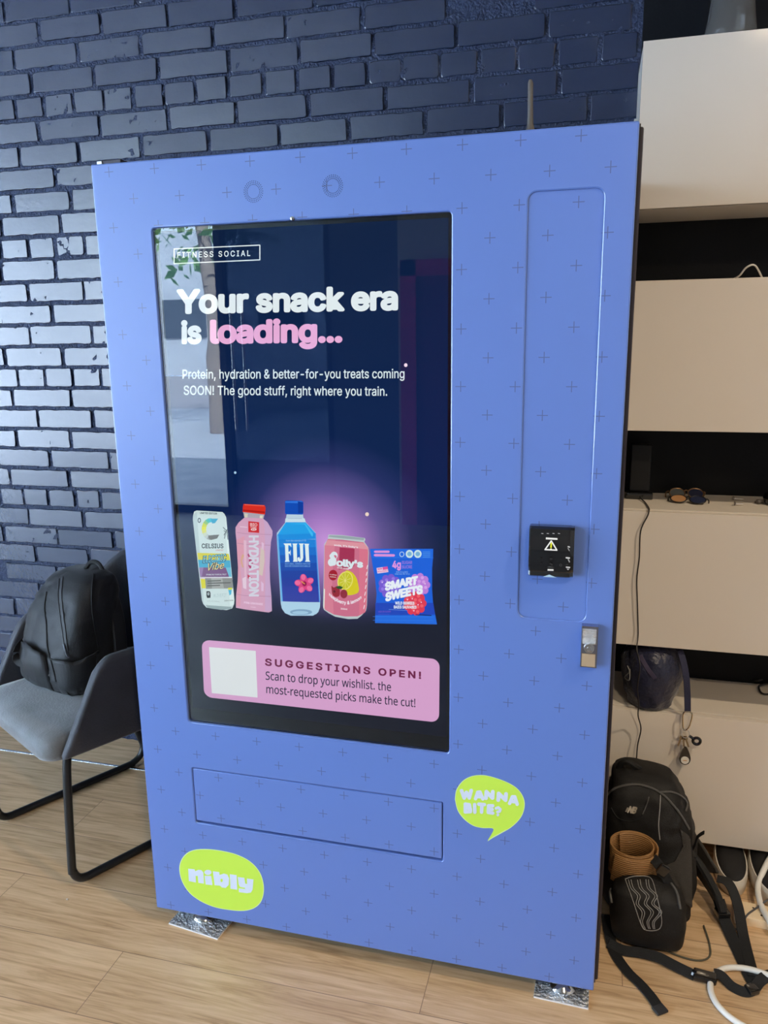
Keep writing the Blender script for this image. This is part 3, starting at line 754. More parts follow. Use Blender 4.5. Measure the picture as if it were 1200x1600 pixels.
# blue sweets bag
A = Art(crop=(490, 830, 5.714))
A.poly([(503, 157), (1068, 157), (1066, 240), (1058, 330), (1058, 520), (1066, 640), (1085, 740), (1102, 832), (548, 820), (552, 700), (562, 560), (548, 420), (525, 300)], (24, 98, 222))
A.poly([(552, 640), (1068, 640), (1085, 745), (552, 750)], (28, 70, 190)).poly([(550, 752), (1086, 752), (1102, 832), (548, 820)], (30, 108, 226)).poly([(505, 160), (1068, 160), (1066, 235), (520, 235)], (28, 106, 228))
for yy in (235, 762, 795): A.stroke([(530, yy), (1070, yy + 4)], 3, (52, 132, 240), 3)
A.stroke([(548, 183), (670, 183)], 20, (226, 150, 220), 3).stroke([(548, 214), (716, 216)], 22, (226, 150, 220), 3)
A.ell(788, 206, 22, 24, (190, 220, 240)).ell(788, 206, 16, 18, (28, 106, 228)).ell(856, 203, 34, 36, (206, 232, 236)).ell(930, 203, 34, 36, (206, 232, 236)).ell(856, 203, 20, 20, (120, 180, 220)).ell(930, 203, 20, 20, (120, 180, 220))
for yy in (185, 200, 215, 230): A.stroke([(976, yy), (1040, yy)], 6, (80, 150, 236), 3)
A.quad_text('4g', (702, 333), (780, 333), 70, (226, 150, 226), bold=.035).quad_text('SUGAR', (788, 293), (880, 293), 28, (150, 120, 220), bold=.02).quad_text('SUCRE', (788, 334), (880, 332), 28, (150, 120, 220), bold=.02)
A.quad_text('PER 50 g BAG', (738, 371), (842, 370), 13, (150, 196, 240)).quad_text('PAR SAC DE 50 g', (728, 389), (856, 387), 13, (150, 196, 240))
A.poly([(562, 328), (660, 315), (668, 365), (570, 378)], (236, 214, 236)).quad_text('NEW', (570, 348), (612, 343), 17, (222, 70, 150), bold=.03).quad_text('NOUVEAU', (572, 370), (662, 360), 15, (222, 70, 150), bold=.02).poly([(615, 322), (660, 315), (664, 340), (618, 346)], (224, 80, 160))
for cx, cy, r, c, c2 in ((680, 490, 100, (120, 92, 214), (152, 124, 232)), (940, 480, 98, (190, 128, 222), (214, 160, 234)), (905, 645, 100, (222, 60, 84), (238, 96, 104))):
    for k in range(9): A.ell(cx + r * .72 * math.cos(k * 2 * PI / 9), cy + r * .76 * math.sin(k * 2 * PI / 9), r * .32, r * .34, c, 16)
    A.ell(cx, cy, r * .75, r * .78, c)
    for k in range(13):
        a = k * 2.4; d = r * .23 * math.sqrt(k); A.ell(cx + d * math.cos(a), cy + d * math.sin(a), r * .15, r * .15, c2, 10)
    for k in range(6):
        a = k * 1.9 + .4; d = r * (.3 + .09 * k); A.ell(cx + d * math.cos(a), cy + d * math.sin(a), 5, 6, (238, 214, 240), 8)
A.quad_text('SMART', (636, 536), (932, 476), 78, (232, 240, 248), bold=.055, arc=-4, track=.97).quad_text('SWEETS', (640, 632), (975, 560), 82, (232, 240, 248), bold=.055, arc=-6, track=.97)
A.quad_text('WILD BERRIES', (728, 655), (900, 657), 27, (226, 236, 246), bold=.03).quad_text('BAIES SAUVAGES', (716, 690), (918, 692), 27, (226, 236, 246), bold=.03)
A.quad_text('HIGH IN SUGAR', (578, 726), (688, 724), 14, (120, 90, 200), bold=.01).stroke([(580, 740), (672, 742)], 7, (60, 80, 200), 3).stroke([(672, 698), (835, 708)], 3, (120, 160, 230), 3).stroke([(912, 746), (1050, 752)], 8, (20, 40, 96), 3)
A.build('displayed_sweets_bag', None, SCN, sharp=0)
# glass over the display
mb = MB(); mb.box(((SCR[0] + SCR[1]) / 2, .0070, (SCR[2] + SCR[3]) / 2), (SCR[1] - SCR[0] - .001, .003, SCR[3] - SCR[2] - .001)); mb.build('cover_glass', pane_material('display_glass'), VM, sharp=30)

# ---- stickers
lime = mat('lime_vinyl', (.60, .86, .085), rough=.4); lime_edge = mat('pale_lime_edge', (.72, .92, .45), rough=.4); lett = mat('pale_lilac_vinyl', (.72, .80, .93), rough=.45)
class Decal(Art):
    def __init__(self, crop): super().__init__(y=-.0003, crop=crop)
# speech bubble
A = Decal((690, 1190, 8))
out = spline([(x, y, 0) for x, y in [(165, 470), (185, 350), (265, 240), (380, 180), (510, 168), (630, 190), (790, 245), (920, 315), (1005, 410), (1040, 520), (1020, 640), (960, 740), (860, 830), (740, 900), (640, 955), (572, 1000)]], 6) + \
    spline([(x, y, 0) for x, y in [(572, 1000), (615, 935), (650, 868), (640, 838), (600, 832), (500, 830), (390, 800), (280, 720), (200, 610), (165, 470)]], 6)[1:-1]
out = [(p.x, p.y) for p in out]
A.poly(out, lime_edge); cx, cy = 600, 520
A.poly([(cx + (x - cx) * .982, cy + (y - cy) * .982) if y < 860 else (x + (600 - x) * .03, y - 12) for x, y in out], lime)
def bub(A, strokes, x0, x1, ytl, ytr, h, w_, slant=0):
    for s in strokes:
        A.stroke([(x0 + (x1 - x0) * x + slant * y, ytl + (ytr - ytl) * x + h * (1 - y)) for x, y in s], w_ * 1.16, lett)
W_ = [[(0, 1), (.27, 0), (.5, .75), (.8, .0), (1, 1)]]; A_ = [[(0, 0), (.3, .92), (.6, .95), (1, 0)], [(.2, .30), (.85, .30)]]; N_ = [[(0, 0), (.05, .95), (.95, .1), (1, 1)]]
bub(A, W_, 250, 370, 365, 362, 90, 40); bub(A, A_, 425, 515, 375, 378, 88, 38); bub(A, N_, 555, 640, 372, 378, 85, 42); bub(A, N_, 708, 805, 395, 405, 85, 42); bub(A, A_, 850, 945, 430, 440, 92, 38, 8)
bub(A, [[(0, 0), (0, 1), (.75, .95), (.85, .65), (.2, .52)], [(.2, .52), (.95, .42), (.95, .08), (0, 0)]], 295, 365, 530, 535, 100, 36)
bub(A, [[(.5, 0), (.4, 1)]], 405, 425, 535, 540, 95, 38); bub(A, [[(0, 1), (1, .97)], [(.55, .9), (.5, 0)]], 465, 535, 532, 535, 98, 38)
bub(A, [[(1, 1), (.1, .97), (.05, .05), (1, 0)], [(.1, .5), (.9, .5)]], 580, 640, 548, 552, 92, 36); bub(A, [[(0, .85), (.5, 1), (1, .8), (.85, .52), (.35, .38)], [(.42, -.02), (.44, .0)]], 680, 735, 570, 578, 92, 30)
A.build('speech_bubble_sticker', None, VM, sharp=0)
# rounded name sticker
A = Decal((270, 1310, 7.5))
out = [(p.x, p.y) for p in spline([(x, y, 0) for x, y in [(76, 370), (95, 260), (160, 175), (260, 132), (400, 125), (560, 142), (740, 185), (900, 265), (1010, 380), (1060, 510), (1066, 640), (1030, 750), (950, 820), (830, 850), (680, 842), (500, 810), (340, 745), (200, 645), (110, 510)]], 6, True)]
A.poly(out, lime_edge); cx, cy = 570, 490
A.poly([(cx + (x - cx) * .984, cy + (y - cy) * .980) for x, y in out], lime)
A.poly([(180, 355), (255, 362), (262, 385), (300, 368), (335, 372), (358, 400), (366, 530), (300, 522), (292, 440), (275, 438), (268, 440), (272, 516), (188, 500)], lett)
A.ell(412, 398, 42, 30, lett, 20).poly([(372, 438), (450, 440), (465, 548), (385, 540)], lett)
A.poly([(470, 385), (545, 395), (548, 428), (600, 412), (640, 425), (660, 470), (655, 545), (620, 580), (575, 575), (556, 555), (490, 548)], lett)
A.ell(572, 492, 14, 20, lime, 14)
A.poly([(668, 420), (748, 430), (755, 602), (676, 590)], lett)
A.poly([(760, 452), (838, 462), (850, 530), (870, 535), (868, 470), (946, 482), (935, 600), (915, 635), (870, 642), (775, 630), (772, 585), (845, 592), (848, 580), (790, 570), (772, 540)], lett)
A.build('rounded_name_sticker', None, VM, sharp=0)

# ---- payment reader
blk = mat('glossy_black_plastic', (.006, .0065, .008), rough=.12, coat=.6)
rx0, rx1, rz0, rz1 = .9295, 1.0165, 1.0165, 1.1205
mb = MB()
prof = [(rz0, .0), (rz0, -.016), (rz0 + .004, -.024), (rz0 + .012, -.022), (rz0 + .020, -.026), (rz0 + .05, -.029), (rz1 - .022, -.028), (rz1 - .016, -.026), (rz1 - .004, -.0235), (rz1, -.018), (rz1, 0)]
rings = []
for x, s in ((rx0, .90), (rx0 + .003, 1), (rx1 - .014, 1), (rx1 - .008, .96), (rx1 - .004, .88), (rx1, .80)):
    rings.append([(x, y * s + .0006, z if s > .93 else z + (.001 if z < 1.06 else -.001)) for z, y in prof])
mb.loft(rings); READ = mb.build('card_reader', blk, VM, sharp=25)
class Face(Art):
    def __init__(self, y, crop): super().__init__(y=y, crop=crop)
A = Face(-.0296, (810, 800, 10.909))
W1 = (238, 238, 234)
A.stroke([(455, 640), (560, 492), (655, 650), (455, 640)], 22, W1).stroke([(560, 535), (556, 600)], 26, (236, 236, 60)).ell(555, 628, 14, 9, (240, 240, 180))
A.poly([(468, 434), (666, 446), (666, 474), (468, 466)], W1)
for x in (408, 502, 598, 692): A.stroke([(x - 14, 365), (x + 14, 368)], 9, (210, 210, 210), 4)
A.poly([(498, 972), (600, 976), (598, 1004), (496, 1000)], (220, 220, 216))
for x, y in ((390, 790), (725, 800), (388, 885)): A.stroke([(x - 8, y), (x + 8, y + 3)], 12, (44, 44, 46), 3)
A.poly([(535, 780), (580, 780), (578, 815), (535, 815)], (46, 46, 48)).stroke([(535, 885), (575, 890), (570, 912)], 8, (70, 70, 72), 3)
for q in range(12):
    a0, a1 = q * PI / 6, (q + 1) * PI / 6; A.stroke([(722 + 19 * math.cos(a0), 905 + 20 * math.sin(a0)), (722 + 19 * math.cos(a1), 905 + 20 * math.sin(a1))], 5, (80, 80, 82), 3)
A.stroke([(848, 590), (872, 598)], 22, (190, 190, 188), 3).stroke([(845, 615), (868, 660)], 14, (150, 150, 148), 3)
A.stroke([(815, 780), (870, 785)], 22, (214, 214, 212), 3).stroke([(850, 805), (870, 850)], 20, (150, 150, 150), 3).stroke([(815, 940), (875, 945)], 16, (226, 226, 226), 3).stroke([(830, 965), (848, 985), (862, 965)], 10, (190, 190, 190), 3)
A.build('reader_display', None, READ, sharp=0)
mb = MB(); mb.face([at_y(848, 901.3, -.0252), at_y(858, 897.8, -.0262), at_y(870, 902.6, -.0252)]); mb.build('reader_badge', mat('pale_blue_badge', (.55, .75, .85), rough=.3), READ, sharp=0)
# ---- lock: chrome swing handle
chrome = mat('chrome', (.78, .75, .72), rough=.12, metal=1); chrome_b = mat('worn_chrome', (.8, .78, .76), rough=.16, metal=1, bump=(420, .8, 3))
lx0, lx1, lz0, lz1 = 1.0375, 1.0700, .8315, .9195
mb = MB(); mb.box(((lx0 + lx1) / 2, -.0085, (lz0 + lz1) / 2), (lx1 - lx0, .018, lz1 - lz0), bevel=.0012); LK = mb.build('lock_handle', mat('lock_frame', (.42, .40, .44), rough=.25, metal=1), VM)
mb = MB(); mb.box(((lx0 + lx1) / 2 - .0005, -.0182, lz1 - .021), (.0265, .003, .032), bevel=.0006); mb.build('lock_push_plate', chrome_b, LK)
mb = MB(); mb.box(((lx0 + lx1) / 2 - .0005, -.0182, lz0 + .0165), (.0265, .003, .027), bevel=.0006); mb.build('lock_lower_plate', mat('chrome_warm_reflection', (.60, .44, .28), rough=.25, metal=.35), LK)  # tan colour stands in for the warm room mirrored in this plate
mb = MB(); mb.lathe([(.0005, -.0205), (.0035, -.0208), (.004, -.0195), (.0065, -.0198), (.0072, -.0212), (.0098, -.0212), (.0108, -.0195), (.0108, -.015)], ((lx0 + lx1) / 2, 0, lz0 + .042), 28, 'Y', cap=True); mb.build('keyhole_barrel', chrome, LK)
# ---- levelling feet (attached to the machine)
for x, y in ((.108, .052), (1.030, .046), (.108, .70), (1.02, .70)):
    mb = MB(); mb.lathe([(.001, .0062), (.030, .0062), (.0305, .010), (.026, .016), (.017, .021), (.013, .028), (.0095, .03), (.0095, .056)], (x, y, 0), 28, cap=True)
    mb.build('levelling_foot', chrome, VM)
# small black sill under the panel's corner
mb = MB(); mb.box((.040, .075, .044), (.075, .05, .018), bevel=.002); mb.build('corner_skid', edge_m, VM)

# ---- foil plates under the feet
foil = mat('crumpled_foil', (.72, .74, .76), rough=.33, metal=.85, bump=(140, .9, 5), var=(90, .25)); foam = mat('white_foam_edge', (.80, .80, .80), rough=.7)
for c, s, a, lab in (((.110, .056), (.150, .120), -.13, 'square foil covered pad under the front foot nearest the armchair'), ((1.0290, .052), (.122, .105), -.03, 'square foil covered pad under the front foot nearest the rucksack')):
    t = thing('floor_pad', lab, 'foot pad', (c[0], c[1], 0), 'foil pads under the vending machine')
    R = Matrix.Rotation(a, 3, 'Z')
    mb = MB(); mb.box((c[0], c[1], .0022), (s[0], s[1], .0040), rot=R); mb.build('foam_base', foam, t)
    mb = MB(); nx = 16; V = []
    for i in range(nx + 1):
        for j in range(nx + 1):
            p = R @ Vector(((i / nx - .5) * s[0], (j / nx - .5) * s[1], 0)) + Vector((c[0], c[1], .0050))
            p.z += noise.noise(p * 60) * .0011; V.append(mb.bm.verts.new(p))
    for i in range(nx):
        for j in range(nx):
            f = mb.bm.faces.new([V[i * (nx + 1) + j], V[(i + 1) * (nx + 1) + j], V[(i + 1) * (nx + 1) + j + 1], V[i * (nx + 1) + j + 1]]); f.smooth = True
    mb.build('foil_sheet', foil, t)

# ---- antenna on top of the machine
AN = thing('antenna', 'thin grey-brown stub antenna standing on top of the blue vending machine', 'antenna', (.901, .10, 1.8478))
rub = mat('grey_brown_rubber', (.085, .075, .068), rough=.55)
mb = MB(); mb.lathe([(.017, .0), (.0185, .004), (.017, .010), (.0135, .013), (.009, .022), (.0062, .034)], (.901, .10, 1.8478), 20, cap=True); mb.build('magnet_base', rub, AN)
mb = MB(); mb.tube([(.901, .10, 1.880), (.9005, .10, 1.91), (.8995, .10, 1.955), (.899, .10, 1.960)], [.0060, .0052, .0050, .003], 12); mb.build('mast', rub, AN)

# ================================================================== CABINETS
cab_door = mat('glossy_cream_lacquer', (.74, .67, .585), rough=.10, spec=.5)
cab_side = mat('cream_carcass', (.70, .64, .56), rough=.4)
CX0, CX1, CYF = 1.1185, 1.7185, .585
CABS = [(1.785, 2.163, 'topmost glossy cream wall cabinet, carrying a glass vase'), (1.241, 1.618, 'second highest glossy cream wall cabinet, below the bent white cable end'),
        (.650, 1.031, 'glossy cream wall cabinet with sunglasses on top'), (.070, .4605, 'lowest glossy cream wall cabinet, behind the black rucksack')]
for z0, z1, lab in CABS:
    t = thing('wall_cabinet', lab, 'cabinet', ((CX0 + CX1) / 2, .72, z0), 'cream wall cabinets')
    mb = MB(); mb.box(((CX0 + CX1) / 2, (CYF + .021 + WY) / 2, (z0 + z1) / 2), (CX1 - CX0 - .002, WY - CYF - .021, z1 - z0), bevel=.0015); mb.build('carcass', cab_side, t)
    mb = MB(); mb.box(((CX0 + CX1) / 2, CYF + .009, (z0 + z1) / 2 - .001), (CX1 - CX0, .018, z1 - z0 - .004), bevel=.0012); mb.build('cabinet_door', cab_door, t)
    mb = MB(); mb.box((CX0 - .002, WY - .035, (z0 + z1) / 2 - .06), (.008, .06, z1 - z0 - .13), bevel=.001); mb.build('side_bracket', cab_side, t)

# ---- glass vase
VS = thing('vase', 'clear glass vase standing on the topmost cream cabinet', 'vase', (1.3225, .70, 2.1635))
mb = MB(); mb.lathe([(.001, .002), (.060, .001), (.063, .006), (.061, .02), (.054, .06), (.049, .10), (.048, .16), (.054, .24), (.056, .242), (.0525, .24), (.0455, .16), (.0465, .10), (.0515, .06), (.058, .022), (.055, .012), (.001, .011)], (1.3225, .70, 2.1635), 40)
mb.build('glass_body', mat('dusty_clear_glass', (.80, .79, .77), rough=.05, trans=.93, ior=1.3), VS)

# ---- router with its lead
ZC3, ZC4 = 1.0312, .4607
RT = thing('router', 'black upright router box standing on the third cabinet beside the vending machine', 'router', (1.178, .765, ZC3))
mb = MB(); mb.box((1.178, .765, ZC3 + .009), (.072, .070, .018), bevel=.003); mb.build('router_base', blk, RT)
mb = MB(); mb.box((1.178, .775, ZC3 + .085), (.055, .04, .134), bevel=.005); mb.build('router_body', mat('matt_black_plastic', (.008, .008, .009), rough=.55), RT)
cable_b = mat('black_cable', (.012, .010, .010), rough=.45)
pts = [(1.180, .735, ZC3 + .012), (1.181, .722, ZC3 + .006), (1.190, .68, ZC3 + .003), (1.195, .62, ZC3 + .003), (1.195, .583, ZC3 + .0025), (1.192, .576, ZC3 - .012)]
for u, v in ((1001, 830), (999, 870), (995, 905), (996, 945), (997, 990), (995, 1015), (1000, 1040), (996, 1075), (998, 1100), (997, 1118), (1001, 1135), (996, 1160), (994, 1185), (993, 1203)):
    pts.append(at_y(u, v, .574 if v < 1000 or v > 1120 else .520 if 1030 < v < 1118 else .55))
pts = pts[:-4] + [Vector((p.x, .560, p.z)) for p in pts[-4:]]
mb = MB(); mb.tube(spline(pts, 6), .0018, 8); tag(mb.build('power_cord', cable_b), 'thin black cord hanging from the router down the cabinet fronts', 'cord')

# ---- sunglasses
lens_a = mat('amber_lens', (.42, .22, .10), rough=.06, coat=.5); lens_n = mat('navy_lens', (.012, .02, .06), rough=.06, coat=.5); lens_c = mat('silvered_lens', (.22, .25, .26), rough=.08, metal=.6); fr_b = mat('black_frame', (.01, .009, .009), rough=.3); fr_g = mat('bronze_wire', (.30, .17, .08), rough=.3, metal=.8)
def sunglasses(name, label, c, rot, l1, l2, fm, tilt):
    t = thing(name, label, 'sunglasses', c, 'sunglasses on the third cabinet')
    M = Matrix.Translation(Vector(c)) @ Matrix.Rotation(rot, 4, 'Z') @ Matrix.Rotation(tilt, 4, 'X') @ Matrix.Scale(.8, 4)
    for sx, lm in ((-1, l1), (1, l2)):
        o = [M @ Vector((sx * .031 + .026 * math.cos(a), 0, .022 + (.021 if math.sin(a) > 0 else .023) * math.sin(a))) for a in [2 * PI * q / 24 for q in range(24)]]
        mb = MB(); mb.tube(o, .0017, 6, loop=True); mb.build('rim_frame', fm, t)
        mb = MB(); off = (M.to_3x3() @ Vector((0, .0012, 0))); mb.prism([p - off / 2 for p in o], off); mb.build('lens', lm, t)
        mb = MB(); mb.tube(spline([M @ Vector(p) for p in ((sx * .058, 0, .030), (sx * .066, .012, .032), (sx * .060, .05, .030), (sx * .045, .105, .025), (sx * .038, .125, .012))], 5), .0018, 6); mb.build('temple', fm, t)
    mb = MB(); mb.tube(spline([M @ Vector(p) for p in ((-.008, 0, .03), (0, -.002, .034), (.008, 0, .03))], 5), .0018, 6); mb.build('nose_bridge', fm, t)
sunglasses('sunglasses', 'sunglasses with an amber and a navy lens lying in front on the cabinet', (1.302, .690, ZC3 + .004), -.15, lens_a, lens_n, fr_b, -1.15)
sunglasses('sunglasses', 'bronze wired sunglasses lying behind the amber lensed pair', (1.306, .745, ZC3 + .006), .1, lens_c, lens_n, fr_g, -.85)
# ---- loose screws
zinc = MATS['zinc']
for (a, b, lab) in (((1.428, .770), (1.456, .774), 'loose zinc screw lying farther back on the third cabinet'), ((1.420, .695), (1.444, .703), 'loose zinc screw lying nearer the edge of the third cabinet')):
    t = thing('screw', lab, 'screw', (a[0], a[1], ZC3), 'loose screws on the third cabinet')
    mb = MB(); mb.tube([(a[0] + .003, a[1], ZC3 + .0042), (b[0], b[1], ZC3 + .0032)], .0030, 10); mb.build('shank', zinc, t)
    mb = MB(); mb.tube([(a[0], a[1], ZC3 + .0058), (a[0] + .0015, a[1], ZC3 + .0058), (a[0] + .004, a[1] + .0005, ZC3 + .0055)], [.0052, .0056, .003], 12); mb.build('screw_head', mat('dark_zinc', (.2, .18, .16), rough=.4, metal=.8), t)
# ---- round black item at the edge
t = thing('earphone_case', 'rounded black case at the end of the third cabinet', 'case', (1.525, .73, ZC3))
mb = MB(); mb.lathe([(.001, .0), (.026, .001), (.032, .010), (.033, .018), (.029, .030), (.016, .036), (.001, .037)], (1.530, .73, ZC3), 24); mb.build('case_shell', blk, t)
t = thing('earphone', 'tiny black earbud lying beside the rounded black case', 'earbud', (1.487, .728, ZC3))
mb = MB(); mb.lathe([(.001, .0005), (.006, .002), (.008, .007), (.006, .012), (.001, .0135)], (1.487, .728, ZC3), 16); mb.tube([(1.487, .728, ZC3 + .006), (1.480, .735, ZC3 + .004)], .003, 8); mb.build('earbud_shell', rub, t)
# ---- cables lying on the cabinets
mb = MB(); pts = [at_z(1200, 1068, ZC4 + .02), at_z(1186, 1072, ZC4 + .012), at_z(1190, 1083, ZC4 + .004), at_z(1204, 1084, ZC4 + .004), at_z(1225, 1074, ZC4 + .004), at_z(1200, 1061, ZC4 + .015), at_z(1182, 1064, ZC4 + .01), at_z(1172, 1062, ZC4 + .006)]
mb.tube(spline(pts, 8), .003, 8); tag(mb.build('cable_loop', cable_b), 'loop of black cable lying on the lowest cabinet near its far end', 'cable')
mb = MB(); c0 = at_y(1166, 418, .66)
mb.tube(spline([(c0.x - .02, .70, 1.6222), (c0.x - .012, .67, 1.628), (c0.x, .655, c0.z), (c0.x + .02, .66, c0.z + .004), (c0.x + .05, .72, 1.6222)], 6), .0022, 8)
tag(mb.build('cable_end', mat('white_cable', (.75, .74, .70), rough=.4)), 'short bent white cable end lying on the second highest cabinet', 'cable')

# ---- navy stuff sack
nylon = mat('navy_puffy_nylon', (.012, .014, .040), rough=.33, spec=.5, bump=(60, .5, 4), sheen=.2)
SK = thing('stuff_sack', 'bulging navy puffy nylon sack pushed onto the lowest cabinet', 'sack', (1.235, .66, ZC4))
mb = MB(); rings = []
for h, wx, wy, cx, cy in ((.001, .050, .055, 1.232, .640), (.012, .060, .066, 1.231, .641), (.04, .072, .078, 1.232, .645), (.085, .081, .086, 1.233, .650), (.125, .082, .087, 1.233, .654), (.160, .070, .078, 1.231, .658), (.180, .045, .05, 1.231, .66), (.187, .015, .02, 1.231, .66)):
    ring = []
    for q in range(40):
        a = 2 * PI * q / 40; f = 1 + .035 * math.sin(a * 9 + h * 60) * (1 if h > .01 else .3)
        p = Vector((cx + wx * f * math.cos(a), cy + wy * f * math.sin(a), ZC4 + h)); ring.append(p)
    rings.append(ring)
mb.loft(rings); bmesh.ops.subdivide_edges(mb.bm, edges=mb.bm.edges, cuts=1, use_grid_fill=True, smooth=.6)
for v in mb.bm.verts:
    if v.co.z > ZC4 + .006:
        n_ = noise.noise(Vector((v.co.x * 30, v.co.y * 30, v.co.z * 95))); v.co += (v.co - Vector((1.232, .65, v.co.z))).normalized() * n_ * .0055
sack_bvh = mb.bvh(); mb.build('sack_body', nylon, SK, sharp=0)
def hit(bvh, u, v, lift=0):
    d = Vector(ray(u, v)).normalized(); r = bvh.ray_cast(Vector(CC), d)
    if r[0] is None: return None
    n = r[1] if r[1].dot(d) < 0 else -r[1]
    return r[0] + n * lift, n
def surf_path(bvh, pxs, lift, sub=6):
    pp = spline([(u, v, 0) for u, v in pxs], sub); P = []; Nn = []
    for p in pp:
        h = hit(bvh, p.x, p.y, lift)
        if h: P.append(h[0]); Nn.append(h[1])
    return P, Nn
P, Nn = surf_path(sack_bvh, [(981, 1040), (984, 1050), (977, 1058), (984, 1062), (985, 1045)], .002)
if len(P) > 2: mb = MB(); mb.tube(P, .0016, 6); mb.build('drawcord', mat('grey_drawcord', (.22, .22, .22), rough=.7), SK)
P, Nn = surf_path(sack_bvh, [(1000, 1024), (1012, 1045), (1024, 1060)], .001)
if len(P) > 2: mb = MB(); mb.ribbon(P, .012, .002, normals=Nn); mb.build('seam_tape', mat('dull_purple_tape', (.05, .04, .08), rough=.6), SK)
# ---- key lanyard hanging over the cabinet edge
KY = thing('key_lanyard', 'navy strap with carabiner and keys hanging over the lowest cabinet edge', 'lanyard', (1.325, .58, .46))
strap_n = mat('navy_webbing', (.018, .020, .055), rough=.7, bump=(300, .3))
mb = MB(); mb.ribbon(spline([(1.278, .655, .632), (1.296, .615, .640), (1.306, .592, .622), (1.316, .574, .58), (1.322, .567, .53), (1.326, .565, .478)], 6), .017, .0022, side=(1, .15, 0)); mb.build('strap', strap_n, KY)
mb = MB(); cz = .455
loop = [Vector((1.3255 + x, .562, cz + z)) for x, z in ((-.0105, .018), (-.006, .024), (.003, .025), (.0105, .022), (.012, .012), (.008, -.014), (.003, -.026), (-.003, -.030), (-.008, -.025), (-.010, -.010), (-.0112, .005))]
mb.tube(spline(loop, 4, True), .0021, 8, loop=True); mb.build('carabiner', mat('brass_steel', (.72, .62, .45), rough=.2, metal=1), KY)
mb = MB(); rr = [Vector((1.324 + .010 * math.cos(a), .560 + .003 * math.sin(a), .415 + .011 * math.sin(a))) for a in [2 * PI * q / 20 for q in range(20)]]; mb.tube(rr, .0011, 6, loop=True)
mb.build('key_ring', chrome, KY)
for dx, a in ((-.008, .25), (-.001, -.1), (.005, -.35)):
    mb = MB(); R = Matrix.Rotation(a, 3, 'Y'); c = Vector((1.322 + dx, .563, .398))
    o = [c + R @ Vector(p) for p in ((-.004, 0, .008), (.004, 0, .008), (.005, 0, .0), (.002, 0, -.004), (.002, 0, -.022), (0, 0, -.026), (-.003, 0, -.022), (-.003, 0, -.004), (-.005, 0, 0))]
    mb.prism(o, (0, .0016, 0)); mb.build('key', mat('worn_brass', (.35, .28, .18), rough=.35, metal=1), KY)
mb = MB(); o = spline([(1.3275 + x, .558, .347 + z) for x, z in ((0, -.024), (.010, -.020), (.0145, -.009), (.013, .004), (.006, .022), (.0, .028), (-.006, .022), (-.013, .004), (-.0145, -.009), (-.010, -.020))], 4, True); mb.prism(o, (0, .006, 0)); FOB = mb.build('key_fob', blk, KY)
mb = MB(); mb.lathe([(.001, -.0022), (.0105, -.0022), (.0110, -.0008), (.0110, .001)], (1.3275, .558, .337), 24, 'Y', cap=True); mb.use(mat('white_disc', (.78, .74, .66), rough=.4)); mb.mats = [MATS['white_disc']]
mb.build('fob_disc', None, FOB)
mb = MB(); mb.box((1.3275, .5556, .337), (.010, .0006, .002)); mb.build('fob_print', mat('orange_print', (.55, .25, .06), rough=.5), FOB)
mb = MB(); o = [Vector((1.354 + .0095 * math.cos(a), .560, .397 + .0095 * math.sin(a))) for a in [2 * PI * q / 20 for q in range(20)]]; mb.tube(o, .0042, 8, loop=True); mb.tube([(1.345, .56, .403), (1.335, .56, .410)], .004, 8); mb.build('ring_tag', blk, KY)

